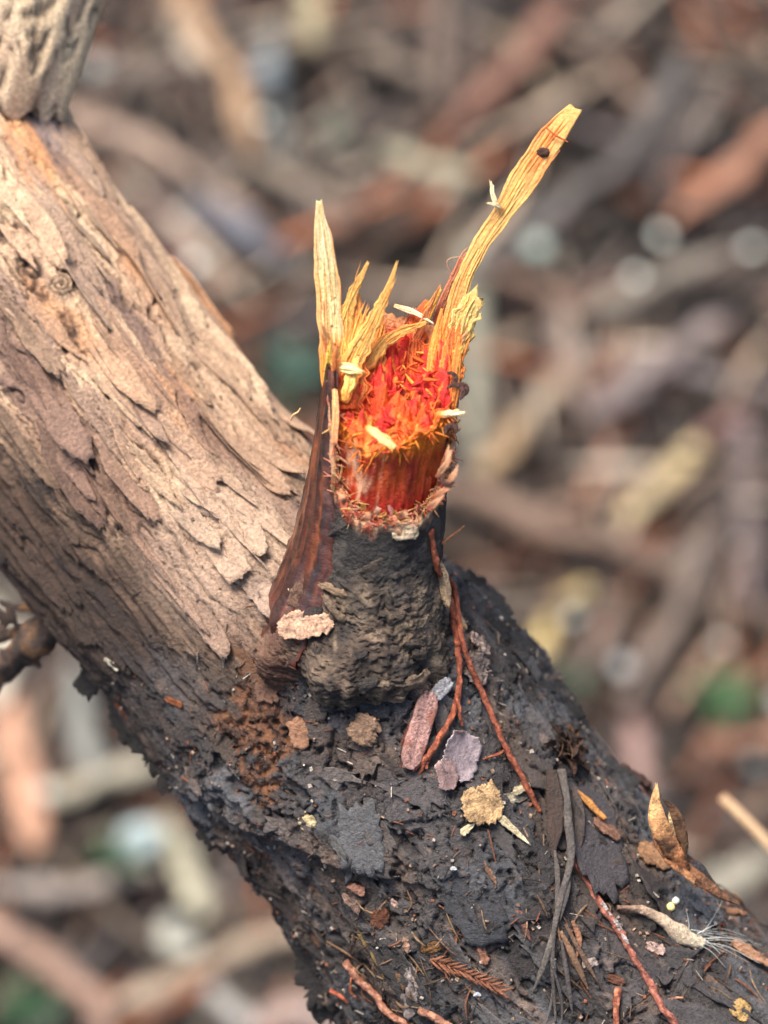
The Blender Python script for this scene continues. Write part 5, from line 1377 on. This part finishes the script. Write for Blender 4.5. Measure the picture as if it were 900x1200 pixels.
for k, (nm, pts, w, c_, lb_, ct_) in enumerate([
        ('bark_strip', [(80, 140), (150, 165), (230, 205), (300, 262)], 50, (182, 146, 124), 'blurred pinkish tan bark strip right of the upper trunk', 'bark strip'),
        ('bark_strip', [(225, 240), (275, 262), (335, 300)], 66, (112, 110, 120), 'blurred blue-grey slab below the pinkish bark strip', 'bark strip'),
        ('bark_strip', [(205, -20), (240, 40), (268, 90), (290, 172)], 42, (186, 140, 100), 'blurred curved orange-tan strip near the top left', 'bark strip'),
        ('fallen_twig', [(178, 228), (205, 280), (240, 352)], 34, (128, 92, 84), 'blurred dull red twig beside the trunk edge', 'twig'),
        ('fallen_twig', [(350, -40), (358, 10), (366, 55)], 40, (176, 156, 116), 'blurred upright tan stick at the top edge', 'twig'),
        ('fallen_twig', [(318, 40), (322, 100), (330, 180)], 34, (132, 134, 132), 'blurred pale grey stick below the tan stick at the top', 'twig'),
        ('fallen_twig', [(300, 190), (360, 222), (425, 250)], 34, (150, 126, 106), 'blurred tan twig left above the pale splinter', 'twig'),
        ('bark_strip', [(390, 262), (430, 232), (478, 205)], 38, (150, 104, 82), 'blurred reddish strip right above the pale splinter', 'bark strip'),
        ('wood_piece', [(445, 180), (490, 190), (545, 205)], 46, (178, 164, 134), 'blurred fat cream wood piece above the stub', 'wood piece'),
        ('bark_strip', [(528, 155), (580, 105), (625, 55), (660, 0)], 50, (146, 96, 76), 'blurred red-brown bark strip at the top centre', 'bark strip'),
        ('fallen_twig', [(590, 30), (610, 60), (640, 100)], 40, (150, 122, 96), 'blurred tan chunk crossing the red-brown bark strip', 'twig'),
        ('fallen_twig', [(672, 42), (720, 88), (765, 135)], 32, (150, 118, 98), 'blurred pinkish tan twig right of the red-brown strip', 'twig'),
        ('fallen_branch', [(540, 330), (640, 262), (730, 190), (800, 80)], 44, (104, 94, 90), 'blurred long grey branch slanting behind the long splinter', 'branch'),
        ('bark_strip', [(800, 250), (850, 212), (920, 150)], 48, (184, 120, 88), 'blurred orange-brown strip at the upper right edge', 'bark strip'),
        ('fallen_twig', [(770, 220), (800, 160), (830, 100)], 30, (122, 104, 98), 'blurred grey-brown twig left of the orange-brown strip', 'twig'),
        ('fallen_twig', [(590, 525), (650, 460), (725, 392)], 40, (170, 140, 112), 'blurred tan stick slanting right of the stub', 'twig'),
        ('bark_strip', [(690, 480), (760, 430), (850, 380)], 52, (142, 120, 116), 'blurred pinkish grey bark right of centre', 'bark strip'),
        ('fallen_twig', [(700, 360), (770, 330), (850, 300)], 40, (156, 138, 122), 'blurred pale grey-tan stick above the pinkish grey bark', 'twig'),
        ('fallen_twig', [(548, 300), (554, 400), (562, 535)], 42, (158, 150, 128), 'blurred pale greenish stick directly behind the stub', 'twig'),
        ('wood_piece', [(565, 555), (595, 530), (612, 500)], 46, (184, 144, 100), 'blurred ochre piece right of the torn lip', 'wood piece'),
        ('wood_piece', [(738, 600), (780, 562), (824, 520)], 42, (216, 182, 122), 'blurred bright straw-coloured piece at the right', 'wood piece'),
        ('bark_strip', [(820, 520), (845, 498), (868, 478)], 30, (142, 96, 88), 'blurred dark red end above the straw-coloured piece', 'bark strip'),
        ('bark_strip', [(505, 570), (580, 590), (660, 622), (720, 640)], 56, (140, 106, 86), 'blurred broad brown strip right of the stub base', 'bark strip'),
        ('wood_piece', [(620, 768), (648, 732), (682, 690)], 44, (214, 180, 108), 'blurred yellow oval piece right of the dark crest', 'wood piece'),
        ('fallen_branch', [(740, 810), (780, 730), (835, 625)], 38, (128, 106, 94), 'blurred straight grey-brown stick at the right', 'branch'),
        ('fallen_branch', [(690, 640), (760, 660), (850, 700), (920, 730)], 44, (126, 98, 82), 'blurred brown branch crossing the grey-brown stick', 'branch'),
        ('fallen_twig', [(880, 480), (872, 560), (880, 700)], 36, (132, 108, 106), 'blurred upright pinkish twig at the right border', 'twig'),
        ('bark_strip', [(820, 862), (870, 868), (930, 860)], 40, (172, 116, 88), 'blurred rust strip under the green plant at right', 'bark strip'),
        ('bark_strip', [(738, 850), (742, 890), (746, 925)], 44, (166, 124, 114), 'blurred pink stub behind the right edge of the trunk', 'bark strip'),
        ('fallen_twig', [(820, 1050), (870, 1020), (930, 985)], 48, (158, 146, 128), 'blurred pale stick right of the split husk', 'twig'),
        ('bark_strip', [(8, 810), (22, 880), (40, 975)], 62, (214, 150, 114), 'blurred orange bark piece at the left edge below the trunk', 'bark strip'),
        ('fallen_twig', [(85, 790), (100, 850), (115, 905)], 46, (150, 146, 138), 'blurred grey-white stick left under the trunk', 'twig'),
        ('fallen_twig', [(60, 925), (120, 915), (200, 895)], 42, (186, 170, 144), 'blurred cream stick lying under the trunk edge', 'twig'),
        ('wood_piece', [(195, 970), (215, 1020), (240, 1070)], 62, (206, 192, 160), 'blurred cream oval piece below the trunk', 'wood piece'),
        ('wood_piece', [(190, 1080), (206, 1095), (222, 1112)], 42, (192, 184, 168), 'blurred small pale piece below the cream oval', 'wood piece'),
        ('bark_strip', [(-20, 1070), (50, 1115), (110, 1180), (130, 1220)], 44, (184, 138, 116), 'blurred salmon strip at the lower left corner', 'bark strip'),
        ('fallen_branch', [(150, 1175), (230, 1140), (340, 1085)], 48, (180, 150, 124), 'blurred tan branch near the bottom left', 'branch'),
        ('fallen_twig', [(0, 1040), (80, 1050), (170, 1030)], 42, (158, 138, 128), 'blurred grey-pink stick at the left above the salmon strip', 'twig'),
        ('wood_piece', [(250, 1165), (268, 1185), (290, 1215)], 46, (196, 186, 178), 'blurred whitish piece at the bottom edge', 'wood piece'),
        ('wood_piece', [(25, 740), (10, 770), (0, 820)], 60, (214, 196, 172), 'blurred pale piece behind the dead twig at the left edge', 'wood piece'),
        ('wood_piece', [(6, 690), (-6, 715), (-14, 745)], 50, (216, 198, 170), 'blurred cream piece behind the trunk at the left edge', 'wood piece'),
        ('fallen_twig', [(290, 1200), (340, 1180), (420, 1215)], 40, (176, 144, 132), 'blurred pinkish twig at the bottom beside the trunk', 'twig'),
        ('bark_strip', [(100, 70), (150, 85), (215, 70)], 36, (120, 100, 90), 'blurred brown bark right of the pale limb', 'bark strip'),
        ('wood_piece', [(205, 20), (228, 48), (245, 78)], 50, (206, 182, 160), 'blurred pale pinkish chunk near the top left', 'wood piece'),
        ('bark_strip', [(430, 60), (460, 80), (495, 84)], 46, (148, 124, 106), 'blurred tan bark at the top left of centre', 'bark strip'),
        ('fallen_twig', [(400, 130), (398, 160), (402, 180)], 40, (124, 124, 104), 'blurred olive-grey stick end above the tall splinter', 'twig'),
        ('wood_piece', [(240, 350), (262, 335), (285, 325)], 46, (150, 116, 92), 'blurred brown chunk beside the trunk edge', 'wood piece'),
        ('fallen_twig', [(520, -20), (515, 40), (525, 120)], 32, (130, 104, 90), 'blurred brown stick at the top centre', 'twig')]):
    fstick(nm, pts, w, lin(*c_), lb_, ct_, 700 + k, lift=1.2 + 0.9 * ((k * 7) % 5) / 4)

# a nearer bare twig at the right border
V, F, tt_, _ = sweep([P(846, 934, -7), P(868, 956, -7), P(905, 992, -6.5), P(960, 1050, -6.5), P(1100, 1150, -9), gpt(1300, 1250, 0)], [0.07, 0.11, 0.10, 0.13, 0.16, 0.2], [0.07, 0.11, 0.10, 0.13, 0.16, 0.2], 80, 14, (0, 0, 1), 0.3, 3, 0, 760)
make('bare_twig', V, F, M_TWIG, colvar(V, lin(206, 170, 132), 0.2, 3, 2), 0.7, label='bare tan twig tip reaching in from the right border', cat='twig')

# green seedlings among the litter
for k, (x, y, sz, nl, c_, lb_) in enumerate([
        (855, 812, 46, 16, (110, 168, 104), 'blurred green seedling at the right edge'), (672, 792, 30, 6, (126, 160, 124), 'blurred small green seedling behind the trunk edge'),
        (345, 425, 36, 13, (124, 178, 150), 'blurred blue-green seedling left of the stub'), (330, 470, 22, 4, (128, 156, 92), 'blurred yellow-green seedling touching the trunk edge'),
        (135, 1000, 36, 12, (112, 164, 104), 'blurred green seedling below the trunk at left'), (30, 1175, 42, 13, (124, 180, 122), 'blurred green seedling in the lower left corner')]):
    sd2 = empty('seedling', gpt(x, y, 0.5), lb_, 'seedling')
    V, F, tt_, _ = sweep([gpt(x, y, 0), gpt(x, y, 2.6)], [0.12, 0.06], [0.12, 0.06], 10, 8, (1, 0, 0), 0.1, 2, 0, 770 + k)
    make('stem', V, F, M_LEAF, lin(104, 130, 80), 0.6, sd2)
    for i in range(nl):
        a = 360.0 * i / nl + rng.uniform(-20, 20)
        rr = sz * rng.uniform(0.2, 0.8)
        fleaf('leaf', x + rr * math.cos(math.radians(a)), y - rr * 0.8 * math.sin(math.radians(a)), sz * rng.uniform(0.7, 1.2), sz * 0.13, a + rng.uniform(-35, 35), (0.85 * lin(*c_) + 0.15 * lin(*c_).mean()) * rng.uniform(0.4, 0.95), None, None, 780 + 20 * k + i, 2.4 + 0.15 * i % 1, 0.25, M_LEAF, parent=sd2)
# two pale bluish dead leaves and added pale balls that stand in for round blurred highlights
for k, (x, y, l, w, a, c_, lb_) in enumerate([(160, 980, 60, 46, 30, (190, 206, 204), 'blurred bluish white dead leaf by the green seedling'), (312, 78, 46, 36, 80, (150, 158, 160), 'blurred bluish grey dead leaf near the top')]):
    fleaf('dead_leaf', x, y, l, w, a, lin(*c_) * 0.7, lb_, 'leaf', 900 + k, 2.6)
for k, (x, y, r, c_, lb_) in enumerate([(630, 289, 13, (176, 190, 176), 'blurred grey-green ball standing in for a highlight under the long splinter'), (729, 781, 12, (168, 166, 162), 'blurred grey ball standing in for a highlight right of the trunk crest'), (112, 78, 13, (168, 166, 156), 'blurred grey ball standing in for a highlight right of the limb')]):
    c0 = gpt(x, y, 2.2); R = gw_(r, c0)
    V, F, tt_, _ = sweep([c0 - UPV * R * .55 * t for t in (1, .8, .3, -.3, -.8, -1)], [R * t for t in (.25, .72, .97, .97, .72, .25)], [R * t for t in (.25, .7, .93, .93, .7, .25)], 26, 24, (1, 0, 0), 0.12, 0.4, 0, 920 + k)
    make('highlight_ball', V, F, M_LIT, colvar(V, lin(*c_) * 0.85, 0.1, 0.6, k), 0.35, label=lb_, cat='highlight_ball')
